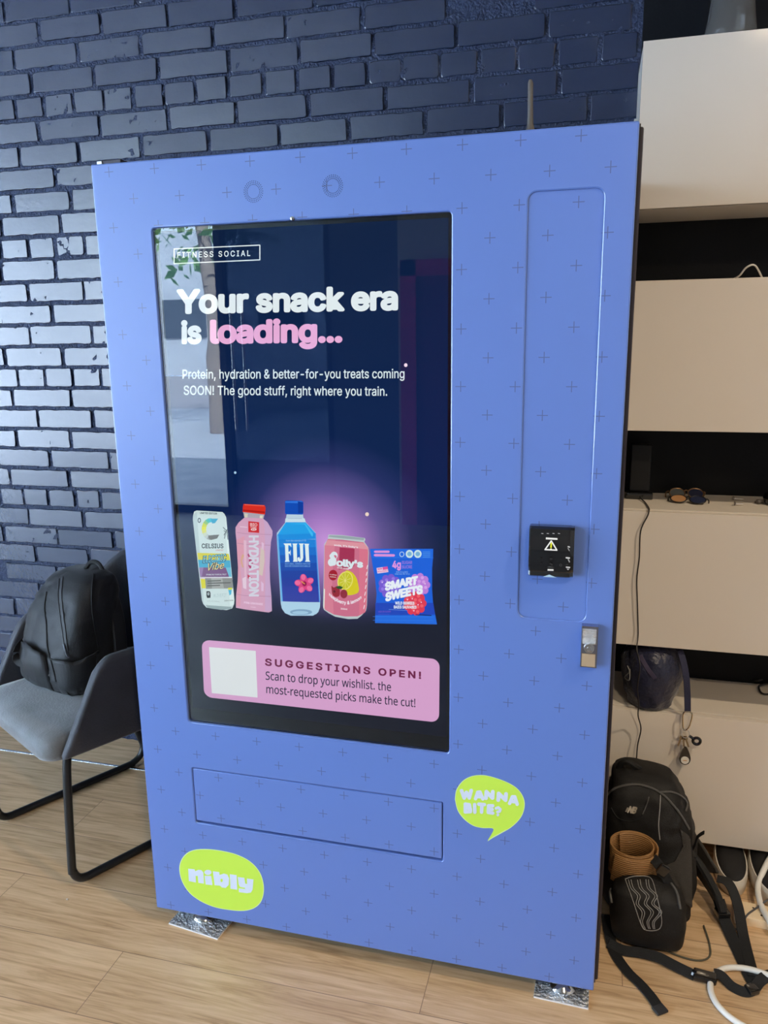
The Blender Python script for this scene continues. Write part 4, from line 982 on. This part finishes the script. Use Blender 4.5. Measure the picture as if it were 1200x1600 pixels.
# ================================================================== ARMCHAIR
CO = Vector((-.306, .07, 0)); CD = Vector((.485, .875, 0)).normalized(); CE = Vector((-CD.y, CD.x, 0))
def ch(a, b, z): return CO + CD * a + CE * b + Vector((0, 0, z))
AC = thing('armchair', 'grey suede tub armchair on a black sled base against the brick wall', 'armchair', tuple(ch(.22, .23, 0)))
suede = mat('grey_suede', (.135, .150, .165), rough=.75, sheen=.5, var=(8, .42), bump=(180, .15))
suede_shade = mat('shaded_grey_suede', (.036, .039, .050), rough=.6, sheen=.18, var=(7, .25), bump=(180, .12))  # the chair's grey suede again, darkened for its side turned from the window
steel_b = mat('black_powdercoat', (.012, .013, .015), rough=.38)
def shell():
    path = []   # (a, b, inward a, inward b, height, sweep)
    r = .11
    a1, b0, b1 = .515, -.028, .490
    ends = [0, .003, .008, .015, .025, .038, .055, .08, .12, .17, .23, .29, .35, a1 - r]
    for a in ends: path.append((a, b0, 0, 1))
    for i in range(1, 9): t = PI / 2 * i / 8; path.append((a1 - r + r * math.sin(t), b0 + r - r * math.cos(t), -math.sin(t), math.cos(t)))
    for i in range(1, 9): path.append((a1, b0 + r + (b1 - b0 - 2 * r) * i / 8, -1, 0))
    for i in range(1, 9): t = PI / 2 * i / 8; path.append((a1 - r + r * math.cos(t), b1 - r + r * math.sin(t), -math.cos(t), -math.sin(t)))
    for a in ends[::-1][1:]: path.append((a, b1, 0, -1))
    mb = MB(); rings = []; L_ = len(path) - 1
    for i, (a, b, ia, ib) in enumerate(path):
        e = min(i, L_ - i)
        top = .638 + max(0, min(1, (a - .26) / .2)) ** 1.5 * (.14 if True else 0)
        RC = .055
        if a < RC: top -= RC - math.sqrt(max(0, RC * RC - (RC - a) ** 2))
        sw = max(0, 1 - a / .34)
        zb = .412
        T = .016 * min(1, .45 + a / .012)
        ring = []
        for k in range(7): z = zb + (top - zb) * k / 6; ring.append((z, -T))
        ring += [(top + T * .8, -T * .6), (top + T * 1.1, 0), (top + T * .8, T * .6)]
        for k in range(6, -1, -1): z = zb + (top - zb) * k / 6; ring.append((z, T))
        ring += [(zb - .008, T * .5), (zb - .008, -T * .5)]
        lean = max(0, min(1, (a - .35) / .165))
        rings.append([ch(a + ia * n_ + .115 * sw * max(0, (z - zb)) / .225 + (.05 * lean * (z - .42) if ia < -.3 else 0), b + ib * n_, z) for z, n_ in ring])
    mb.loft(rings); return mb.build('shell', suede_shade, AC, sharp=60)
shell()
# seat cushion
mb = MB(); rings = []
for z, ins in ((.378, .03), (.386, .012), (.405, 0), (.430, -.003), (.446, .004), (.455, .018), (.458, .06), (.459, .12)):
    ring = []
    for x, y in rrect(-.035 + ins, .49 - ins, -.004 + ins * .5, .466 - ins * .5, .045 + ins * .4, 6):
        bow = -.018 * (1 - ((y - .23) / .24) ** 2) if x < .1 else 0
        zz = z + (.012 if z < .41 and x > .1 else 0)
        ring.append(ch(x + bow, y, zz))
    rings.append(ring)
mb.loft(rings); mb.build('seat', suede, AC, sharp=0)
# black piping between seat and arm is part of the shell's seam
for b, fa in ((0.0, 0), (.460, -.034)):
    pts = [(.035, .418), (.018, .36), (.002, .075), (.003, .050), (.010, .030), (.024, .0165), (.045, .0115), (.08, .0115), (.40, .0115), (.432, .0135), (.460, .026), (.475, .050), (.476, .075), (.455, .15), (.405, .40), (.400, .418)]
    mb = MB(); P = [ch(a + (fa if a < .1 and z < .39 else 0), b, z) for a, z in pts]
    mb.tube(spline(P, 5), .0115, 12); mb.build('sled_leg', steel_b, AC)

# ================================================================== DAYPACK ON THE CHAIR
poly = mat('black_polyester', (.011, .012, .014), rough=.55, spec=.4, bump=(420, .12), sheen=.08, var=(14, .2)); poly2 = mat('black_webbing', (.007, .0075, .0085), rough=.7, bump=(500, .25)); zipm = mat('zip_tape', (.03, .032, .036), rough=.6)
DPK = thing('daypack', 'plump black daypack sitting upright on the grey armchair', 'backpack', (-.49, .42, .46))
def pack_rings(levels, n, ex, yaw, seed, amp):
    rings = []
    c, s = math.cos(yaw), math.sin(yaw)
    for z, cx, cy, wx, wy in levels:
        ring = []
        for q in range(n):
            a = 2 * PI * q / n; ca, sa = math.cos(a), math.sin(a)
            x = wx * math.copysign(abs(ca) ** ex, ca); y = wy * math.copysign(abs(sa) ** ex, sa)
            p = Vector((cx + x * c - y * s, cy + x * s + y * c, z))
            ring.append(p)
        rings.append(ring)
    return rings
def resample(levels, n):
    P = np.array(levels); t = np.arange(len(P)); tt = np.linspace(0, len(P) - 1, n)
    return [tuple(np.interp(x, t, P[:, k]) for k in range(P.shape[1])) for x in tt]
lev = [(.4605, -.494, .400, .128, .088), (.475, -.495, .398, .145, .100), (.52, -.496, .398, .154, .111), (.57, -.495, .404, .154, .112), (.63, -.490, .414, .150, .108), (.685, -.483, .426, .143, .101), (.73, -.473, .436, .133, .092), (.764, -.464, .445, .119, .081), (.790, -.456, .451, .099, .065), (.804, -.452, .454, .066, .042)]
mb = MB(); mb.loft(pack_rings(resample(lev, 40), 72, .62, -.36, 0, 0))
for v in mb.bm.verts:
    if v.co.z > .466:
        d = (v.co - Vector((-.50, .42, v.co.z)));
        if d.length > 1e-4: d.normalize()
        k = noise.noise(Vector((v.co.x * 14, v.co.y * 14, v.co.z * 9))) * .011 + noise.noise(Vector((v.co.x * 22 + 5, v.co.y * 22, v.co.z * 34))) * .0045 - max(0, 1 - abs(noise.noise(Vector((v.co.x * 11 + 9, v.co.y * 11, v.co.z * 15)))) * 7) * .0055
        v.co += d * k
pk = mb.bvh(); mb.build('main_compartment', poly, DPK, sharp=0)
def trim(name, pxs, wd, th, M, par, bvh, lift=.001, round_=False, sub=6):
    P, Nn = surf_path(bvh, pxs, lift, sub)
    if len(P) < 3: return None
    mb = MB()
    if round_: mb.tube(P, wd, 7)
    else: mb.ribbon(P, wd, th, normals=Nn)
    return mb.build(name, M, par)
trim('zip', [(96, 903), (94, 925), (95, 950), (99, 980), (102, 1008), (103, 1018)], .016, .0025, zipm, DPK, pk)
trim('zip_teeth', [(94, 905), (92, 930), (94, 955), (98, 985), (101, 1008)], .0018, 0, mat('zip_coil', (.006, .006, .007), rough=.4), DPK, pk, .0025, True)
trim('zip_puller', [(101, 1006), (103, 1014), (105, 1022), (109, 1027)], .0026, 0, mat('dark_steel_pull', (.25, .25, .26), rough=.3, metal=1), DPK, pk, .005, True)
trim('seam_piping', [(73, 925), (70, 950), (73, 980), (74, 1010), (82, 1040), (88, 1065)], .0022, 0, poly2, DPK, pk, .001, True)
trim('seam_piping', [(146, 897), (143, 930), (145, 965), (151, 1000), (155, 1020)], .0022, 0, poly2, DPK, pk, .001, True)
# pockets: panels lying proud of the body
def pouch(name, grid, bulge, M, par, bvh, lift=.0035):
    """grid of pixel rows -> surface patch pushed out along the normals"""
    rows = []
    nr = len(grid)
    for i, row in enumerate(grid):
        pp = spline([(u, v, 0) for u, v in row], 5); R_ = []
        for j, p in enumerate(pp):
            h = hit(bvh, p.x, p.y, 0); k_ = 0
            while h is None and k_ < 14:          # stay on the cloth near the silhouette
                k_ += 1; h = hit(bvh, p.x, p.y - 3 * k_, 0) or hit(bvh, p.x + 3 * k_, p.y, 0) or hit(bvh, p.x - 3 * k_, p.y, 0)
            if h is None: R_.append(None); continue
            s = j / (len(pp) - 1); e = math.sin(PI * s) ** .5 if 0 < s < 1 else 0
            t = i / (nr - 1); ev = 1 if i == 0 else (math.sin(PI * (1 - t) * .5 + 0) if i < nr - 1 else 0)
            R_.append(h[0] + h[1] * (lift + bulge * e * ev))
        rows.append(R_)
    if any(x is None for r in rows for x in r): return None
    mb = MB(); mb.loft(rows, cap=False, closed=False); bmesh.ops.subdivide_edges(mb.bm, edges=mb.bm.edges, cuts=2, use_grid_fill=True, smooth=.4)
    bmesh.ops.recalc_face_normals(mb.bm, faces=mb.bm.faces)
    o = mb.build(name, M, par, sharp=0); md = o.modifiers.new('cloth', 'SOLIDIFY'); md.thickness = .0025
    return o
pouch('side_pocket', [[(84, 1030), (105, 1032), (130, 1026), (150, 1018)], [(88, 1048), (108, 1052), (130, 1048), (150, 1036)], [(92, 1072), (108, 1076), (128, 1070), (148, 1056)], [(97, 1092), (112, 1092), (128, 1086), (146, 1074)]], .018, poly, DPK, pk)
pouch('front_pocket', [[(36, 1004), (48, 1004), (60, 1012), (72, 1020)], [(33, 1026), (46, 1034), (60, 1040), (76, 1044)], [(34, 1050), (48, 1060), (64, 1068), (82, 1074)], [(40, 1066), (54, 1078), (68, 1086), (86, 1092)]], .016, poly, DPK, pk)
trim('pocket_binding', [(82, 1029), (95, 1033), (115, 1033), (135, 1026), (152, 1016)], .0026, 0, poly2, DPK, pk, .010, True)
P, Nn = surf_path(pk, [(38, 1000), (50, 1006), (62, 1014)], .004)
mb = MB(); mb.ribbon(spline([at_y(36, 1002, .34), at_y(25, 1016, .31), at_y(28, 1034, .305), at_y(46, 1038, .30), at_y(66, 1040, .305)], 6), .022, .003, side=(0, .3, 1)); mb.build('side_loop', poly2, DPK)
# shoulder strap and grab handle on the far side
mb = MB(); mb.ribbon(spline([(-.424, .458, .802), (-.394, .452, .788), (-.366, .444, .740), (-.342, .434, .675), (-.328, .420, .610), (-.320, .405, .55)], 6), .046, .010, side=(.25, 1, 0.2)); mb.build('shoulder_strap', poly, DPK)
mb = MB(); mb.tube(spline([(-.454, .458, .802), (-.440, .468, .822), (-.412, .468, .819), (-.390, .460, .790)], 6), .007, 8); mb.build('grab_handle', poly2, DPK)

# ================================================================== RUCKSACK ON THE FLOOR
ripst = mat('black_rucksack_nylon', (.0075, .0072, .0075), rough=.6, spec=.4, bump=(420, .2), var=(10, .25)); meshm = mat('grey_brown_mesh', (.060, .055, .050), rough=.8, bump=(700, .7, 2)); pipe_g = mat('grey_piping', (.085, .085, .085), rough=.5); silver = mat('reflective_thread', (.30, .30, .30), rough=.4)
RK = thing('rucksack', 'large black hiking rucksack with silver stitched front pouch, standing on the floor', 'backpack', (1.235, .42, 0))
lev = [(.003, 1.236, .408, .100, .098), (.02, 1.238, .412, .114, .106), (.08, 1.240, .424, .118, .104), (.15, 1.238, .438, .116, .096), (.215, 1.234, .450, .113, .090), (.265, 1.228, .460, .104, .084), (.305, 1.220, .469, .092, .075), (.334, 1.213, .478, .076, .058), (.347, 1.208, .482, .046, .034)]
mb = MB(); mb.loft(pack_rings(resample(lev, 40), 72, .60, -.10, 0, 0))
for v in mb.bm.verts:
    if v.co.z > .008:
        d = (v.co - Vector((1.235, .43, v.co.z)))
        if d.length > 1e-4: d.normalize()
        v.co += d * (noise.noise(v.co * 14) * .009 + noise.noise(Vector((v.co.x * 24, v.co.y * 24, v.co.z * 38))) * .005 - max(0, 1 - abs(noise.noise(Vector((v.co.x * 13, v.co.y * 13, v.co.z * 17)))) * 7) * .005)
        v.co.x = max(v.co.x, 1.1135)
rk = mb.bvh(); mb.build('main_compartment', ripst, RK, sharp=0)
# front pouch
lev = [(.003, 1.226, .262, .072, .042), (.015, 1.227, .260, .084, .056), (.06, 1.228, .260, .092, .062), (.11, 1.226, .262, .088, .056), (.138, 1.222, .262, .079, .044), (.155, 1.220, .266, .058, .030), (.162, 1.218, .269, .032, .016)]
mb = MB(); mb.loft(pack_rings(resample(lev, 28), 56, .62, -.08, 0, 0))
for v in mb.bm.verts:
    if v.co.z > .006: v.co += noise.noise_vector(v.co * 18) * .0045
fp = mb.bvh(); FP = mb.build('front_pouch', ripst, RK, sharp=0)
trim('pouch_piping', [(957, 1410), (955, 1390), (962, 1368), (978, 1356), (1000, 1352), (1022, 1358), (1040, 1372), (1056, 1394), (1062, 1420)], .0035, 0, pipe_g, FP, fp, .002, True)
def stitch(pxs): return trim('stitching', pxs, .0010, 0, silver, FP, fp, .0012, True)
for off in (0, 4, 14, 18, 27, 31):
    stitch([(982 + off, 1375), (986 + off * .95, 1388), (996 + off, 1400), (994 + off * .9, 1412), (1003 + off, 1425), (1001 + off * .7, 1440), (1006 + off * .55, 1451)])
stitch([(977, 1374), (990, 1370), (1010, 1370), (1019, 1376), (1026, 1400), (1033, 1430), (1033, 1446), (1026, 1453), (1010, 1453), (1002, 1445), (990, 1410), (977, 1374)])
# piping and panels on the main body
trim('lid_piping', [(949, 1243), (962, 1232), (985, 1226), (1008, 1228), (1030, 1238), (1046, 1252), (1062, 1272), (1076, 1296)], .0032, 0, pipe_g, RK, rk, .002, True)
trim('side_piping', [(1032, 1238), (1050, 1238), (1066, 1246), (1073, 1256), (1070, 1268)], .0028, 0, pipe_g, RK, rk, .002, True)
pouch('mesh_side', [[(1062, 1296), (1068, 1300), (1073, 1304), (1077, 1310)], [(1066, 1322), (1071, 1325), (1075, 1329), (1079, 1334)], [(1054, 1346), (1063, 1350), (1072, 1355), (1080, 1360)], [(1040, 1352), (1054, 1362), (1068, 1371), (1080, 1378)], [(1050, 1374), (1060, 1384), (1070, 1394), (1080, 1400)], [(1062, 1402), (1068, 1408), (1074, 1414), (1080, 1418)]], .003, meshm, RK, rk, .003)
trim('lid_seam', [(1014, 1245), (1010, 1258), (1004, 1272)], .0016, 0, pipe_g, RK, rk, .001, True)
trim('lid_seam', [(1032, 1242), (1031, 1262), (1029, 1290), (1031, 1312)], .0014, 0, silver, RK, rk, .0005, True)
trim('lid_pocket_edge', [(955, 1262), (966, 1278), (985, 1283), (1003, 1276), (1007, 1262)], .0014, 0, poly2, RK, rk, .001, True)
# small embroidered mark: two letters joined, with speed lines
P_ = hit(rk, 987, 1265, .003)
if P_:
    c, n_ = P_; ux = Vector((1, 0, 0)); ux = (ux - n_ * ux.dot(n_)).normalized(); uy = n_.cross(ux)
    if uy.z < 0: uy = -uy
    mb = MB(); emb = mat('pale_embroidery', (.70, .64, .55), rough=.6)
    put_text(mb, 'NB', lambda x, y: c + ux * ((x - .5) * .022 + .004 * y) + uy * ((y - .5) * .018) + n_ * .001, emb, bold=.05, shear=.2, track=.85)
    for k in range(4): 
        y = -.006 + k * .003; mb.use(emb); mb.box(tuple(c + ux * (-.0135 + k * .0012) + uy * y + n_ * .0008), (.0045, .001, .0009))
    mb.build('embroidered_mark', None, RK, sharp=0)
mb = MB(); mb.tube(spline([(1.150, .475, .330), (1.156, .467, .357), (1.172, .460, .367), (1.190, .460, .357), (1.205, .475, .341)], 6), .0085, 8); mb.build('grab_handle', poly2, RK)
mb = MB(); mb.ribbon(spline([(1.335, .40, .155), (1.345, .392, .19), (1.350, .392, .215), (1.363, .385, .235)], 6), .012, .003, side=(0, 1, 0)); mb.tube([(1.338, .395, .15), (1.345, .392, .162)], .009, 8); mb.build('side_toggle', poly2, RK)
# compression strap with buckle over the pouch
mb = MB(); mb.ribbon(spline([at_y(1020, 1340, .285), at_y(1028, 1350, .272), at_y(1040, 1370, .265), at_y(1052, 1392, .275), at_y(1064, 1412, .30)], 6), .024, .004, side=(.5, .2, .5)); mb.build('compression_strap', poly2, RK)
mb = MB(); c = at_y(1036, 1360, .262); mb.box(tuple(c), (.026, .012, .030), bevel=.004, rot=Matrix.Rotation(.5, 3, 'Y')); mb.build('buckle', blk, RK)
# hip belt wing and shoulder strap going to the floor
mb = MB(); mb.ribbon(spline([(1.335, .470, .10), (1.365, .455, .085), (1.392, .425, .062), (1.412, .390, .040), (1.422, .362, .020)], 6), [.075] * 7 + [.072] * 6 + [.066] * 6 + [.055] * 6, .020, side=(-.25, -.35, .9)); mb.build('hip_belt', poly2, RK)
mb = MB(); mb.ribbon(spline([(1.330, .500, .17), (1.375, .49, .11), (1.41, .475, .06)], 6), .05, .008, side=(.1, -.5, .85)); mb.build('hip_belt_lining', meshm, RK)
mb = MB(); mb.ribbon(spline([(1.412, .385, .046), (1.424, .352, .016), (1.436, .295, .006), (1.448, .230, .005), (1.456, .185, .005), (1.462, .160, .006)], 6), .030, .0035, side=(1, .25, .1)); mb.build('webbing_strap', poly2, RK)
mb = MB(); mb.ribbon(spline([(1.412, .430, .075), (1.440, .420, .072), (1.458, .385, .040), (1.462, .31, .010), (1.462, .24, .008), (1.463, .18, .009)], 6), .026, .0035, side=(1, .35, .1)); mb.build('webbing_strap', poly2, RK)
mb = MB(); mb.box((1.419, .362, .026), (.034, .028, .016), bevel=.004, rot=Matrix.Rotation(.3, 3, 'Z')); mb.build('buckle', blk, RK)
mb = MB(); mb.ribbon(spline([(1.130, .300, .012), (1.140, .225, .006), (1.152, .175, .0045), (1.178, .128, .0045), (1.205, .098, .004), (1.230, .062, .004), (1.247, .026, .004)], 6), .026, .003, side=(.8, .55, .0)); mb.build('webbing_strap', poly2, RK)
mb = MB(); mb.box((1.244, .032, .006), (.028, .022, .006), bevel=.001, rot=Matrix.Rotation(-.95 + PI / 2, 3, 'Z')); mb.build('strap_end', mat('folded_webbing', (.022, .022, .024), rough=.7), RK)
mb = MB(); mb.ribbon(spline([(1.135, .205, .008), (1.170, .190, .008), (1.208, .190, .010), (1.250, .183, .012), (1.290, .166, .010), (1.330, .150, .008)], 6), .026, .0045, side=(.1, 1, .35)); mb.build('waist_strap', poly2, RK)
mb = MB(); mb.box((1.352, .150, .010), (.052, .032, .014), bevel=.005, rot=Matrix.Rotation(-.12, 3, 'Z')); mb.tube([(1.326, .156, .01), (1.333, .152, .01)], .009, 8); mb.build('buckle', blk, RK)
mb = MB(); mb.ribbon(spline([(1.375, .160, .014), (1.390, .160, .012), (1.410, .140, .006), (1.436, .130, .006), (1.456, .140, .010), (1.475, .165, .014), (1.500, .185, .016), (1.53, .19, .012)], 6), .024, .004, side=(.1, 1, .35)); mb.build('waist_strap', poly2, RK)
mb = MB(); mb.box((1.452, .138, .009), (.026, .026, .014), bevel=.004, rot=Matrix.Rotation(.5, 3, 'Z')); mb.build('strap_slider', blk, RK)
mb = MB(); mb.tube(spline([(1.235, .245, .003), (1.285, .215, .003), (1.340, .205, .003), (1.372, .225, .003), (1.378, .270, .003), (1.372, .33, .004)], 8), .0022, 8)
mb.build('elastic_cord', mat('dull_olive_cord', (.09, .085, .06), rough=.6), RK)

# ---- tan ribbed roll tucked between pouch and body
tan = mat('tan_ribbed_leather', (.30, .155, .055), rough=.5, spec=.4)
def tan_ribs():
    M = tan; N = M.node_tree.nodes; L = M.node_tree.links
    tc = N.new('ShaderNodeTexCoord'); wv = N.new('ShaderNodeTexWave'); wv.bands_direction = 'Z'; wv.inputs['Scale'].default_value = 55; wv.inputs['Distortion'].default_value = .2
    L.new(tc.outputs['Object'], wv.inputs['Vector']); bp = N.new('ShaderNodeBump'); bp.inputs['Strength'].default_value = .7; bp.inputs['Distance'].default_value = .002
    L.new(wv.outputs['Fac'], bp.inputs['Height']); L.new(bp.outputs[0], N['Principled BSDF'].inputs['Normal'])
tan_ribs()
pts = []
for q in range(97):
    t = q / 96; a = -2.4 + t * 2 * PI * 1.75; rr = 1.0 - .30 * t
    x = 1.186 + .063 * rr * math.cos(a); y = .314 + .043 * rr * math.sin(a)
    pts.append((x, y, .178 + .014 * math.sin(a) * rr + .006 * t))
mb = MB(); mb.ribbon(pts, .085, .0045, side=(0, -.10, 1)); tag(mb.build('ribbed_roll', tan, sharp=50), 'coiled tan ribbed leather band tucked behind the rucksack pouch', 'leather roll')

# ---- shoes under the lowest cabinet
rubber_w = mat('off_white_rubber', (.66, .62, .55), rough=.5); canvas_b = mat('black_canvas', (.008, .008, .010), rough=.7)
def shoe(label, c, yaw, w_=.048, L_=.25):
    t = thing('shoe', label, 'shoe', c, 'black sneakers under the cabinet')
    R = Matrix.Rotation(yaw, 4, 'Z'); M = Matrix.Translation(Vector(c)) @ R
    def outline(s):
        o = []
        for q in range(36):
            a = 2 * PI * q / 36; y = -math.cos(a); x = math.sin(a)
            wid = w_ * (1.0 - .22 * (y + 1) / 2) * s
            o.append((x * wid * (1 - .0 * y), (y + 1) / 2 * L_ * 1.0 if False else L_ / 2 + y * (L_ / 2 - (1 - s) * w_)))
        return o
    mb = MB(); mb.loft([[M @ Vector((x, y, z)) for x, y in outline(s)] for z, s in ((.001, .93), (.004, .985), (.022, 1.0), (.0255, 1.012), (.0285, 1.0), (.044, .975), (.047, .945), (.047, .90))]); mb.build('sole', rubber_w, t)
    mb = MB(); mb.loft([[M @ Vector((x, y, zf(y))) for x, y in outline(s)] for zf, s in ((lambda y: .040, .91), (lambda y: .048, .88), (lambda y: .052 + .003 * min(1, y / .1), .72), (lambda y: .054 + .006 * min(1, y / .12), .45), (lambda y: .054 + .007 * min(1, y / .12), .1))]); mb.build('upper', canvas_b, t)
shoe('black canvas shoe with off-white sole beside the rucksack, under the lowest cabinet', (1.463, .462, 0), -.06)
shoe('black canvas shoe with off-white sole behind the wooden block', (1.562, .438, 0), .02)
# ---- wooden block
t = mat('pale_pine', (.86, .68, .45), rough=.55, var=(12, .12))
WB = thing('wooden_block', 'flat pale pine block with screw holes lying in front of the shoes', 'wood block', (1.52, .39, 0))
mb = MB(); Rz = Matrix.Rotation(-.06, 3, 'Z'); mb.box((1.535, .388, .012), (.170, .062, .024), bevel=.0015, rot=Rz); mb.build('block', t, WB)
for x, y in ((1.468, .400), (1.50, .402), (1.515, .378)):
    mb = MB(); mb.lathe([(.0005, .0246), (.0026, .0246), (.003, .0242)], (x, y, 0), 12, cap=True); mb.build('screw_hole', mat('dark_hole', (.05, .03, .02), rough=.8), WB)
# ---- white flex and cables
whitec = mat('white_pvc', (.80, .78, .72), rough=.38)
mb = MB(); P = [(1.66, .60, .13), (1.60, .575, .112), (1.56, .535, .085), (1.535, .500, .055), (1.522, .470, .040), (1.518, .430, .034), (1.520, .395, .032), (1.528, .355, .030), (1.540, .325, .012), (1.56, .30, .008), (1.60, .28, .008)]
mb.tube(spline(P, 8), .0075, 12); tag(mb.build('white_hose', whitec), 'thick cream coloured flex curving over the pine block by the shoes', 'cable')
mb = MB(); P = [at_z(1215, 1530, .018), at_z(1185, 1518, .016), at_z(1155, 1512, .010), at_z(1130, 1514, .0085), at_z(1114, 1526, .0085), at_z(1110, 1542, .008), at_z(1115, 1560, .0075), at_z(1128, 1578, .0075), at_z(1150, 1596, .0075), at_z(1190, 1618, .0075)]
mb.tube(spline(P, 8), .0068, 12); tag(mb.build('white_cable', whitec), 'white cable looping on the floor around the rucksack strap buckle', 'cable')
mb = MB(); P = [(1.440, .330, .003), (1.462, .342, .010), (1.478, .366, .026), (1.505, .395, .030), (1.545, .425, .045), (1.585, .445, .055)]
mb.tube(spline(P, 8), .0024, 8); tag(mb.build('grey_cable', mat('grey_cable', (.08, .08, .085), rough=.5)), 'thin grey cable arching over the pine block', 'cable')
# ---- crumb of paper
mb = MB(); c = at_z(105, 1405, .002); mb.box(tuple(c), (.006, .004, .003), bevel=.0008); mb.jitter(.001, 300); tag(mb.build('paper_scrap', rubber_w), 'tiny white paper scrap on the floor in front of the armchair', 'paper scrap')

# ---- ceiling lamps of the room (warm)
lampm = MB
for x, y, e in ((1.9, -2.6, 1.0), (2.6, -.9, 1.0), (-3.2, -2.0, .3)):
    t = thing('ceiling_light', 'round warm white ceiling spotlight above and behind the camera', 'ceiling light', (x, y, 3.4), 'ceiling spotlights')
    mb = MB(); mb.lathe([(.001, 0), (.03, 0), (.03, -.06), (.06, -.08), (.06, -.17), (.055, -.17), (.05, -.165)], (x, y, 3.4), 24); mb.build('lamp_housing', mat('white_housing', (.6, .6, .6), rough=.5), t)
    l = add_light('spot_lamp', 'SPOT', (x, y, 3.225), (0, 0, 0), LAMP_E * e * 4, (1, .80, .56), size=.05, spot=(math.radians(150), .6)); l.parent = t; l.location = (0, 0, -.175)
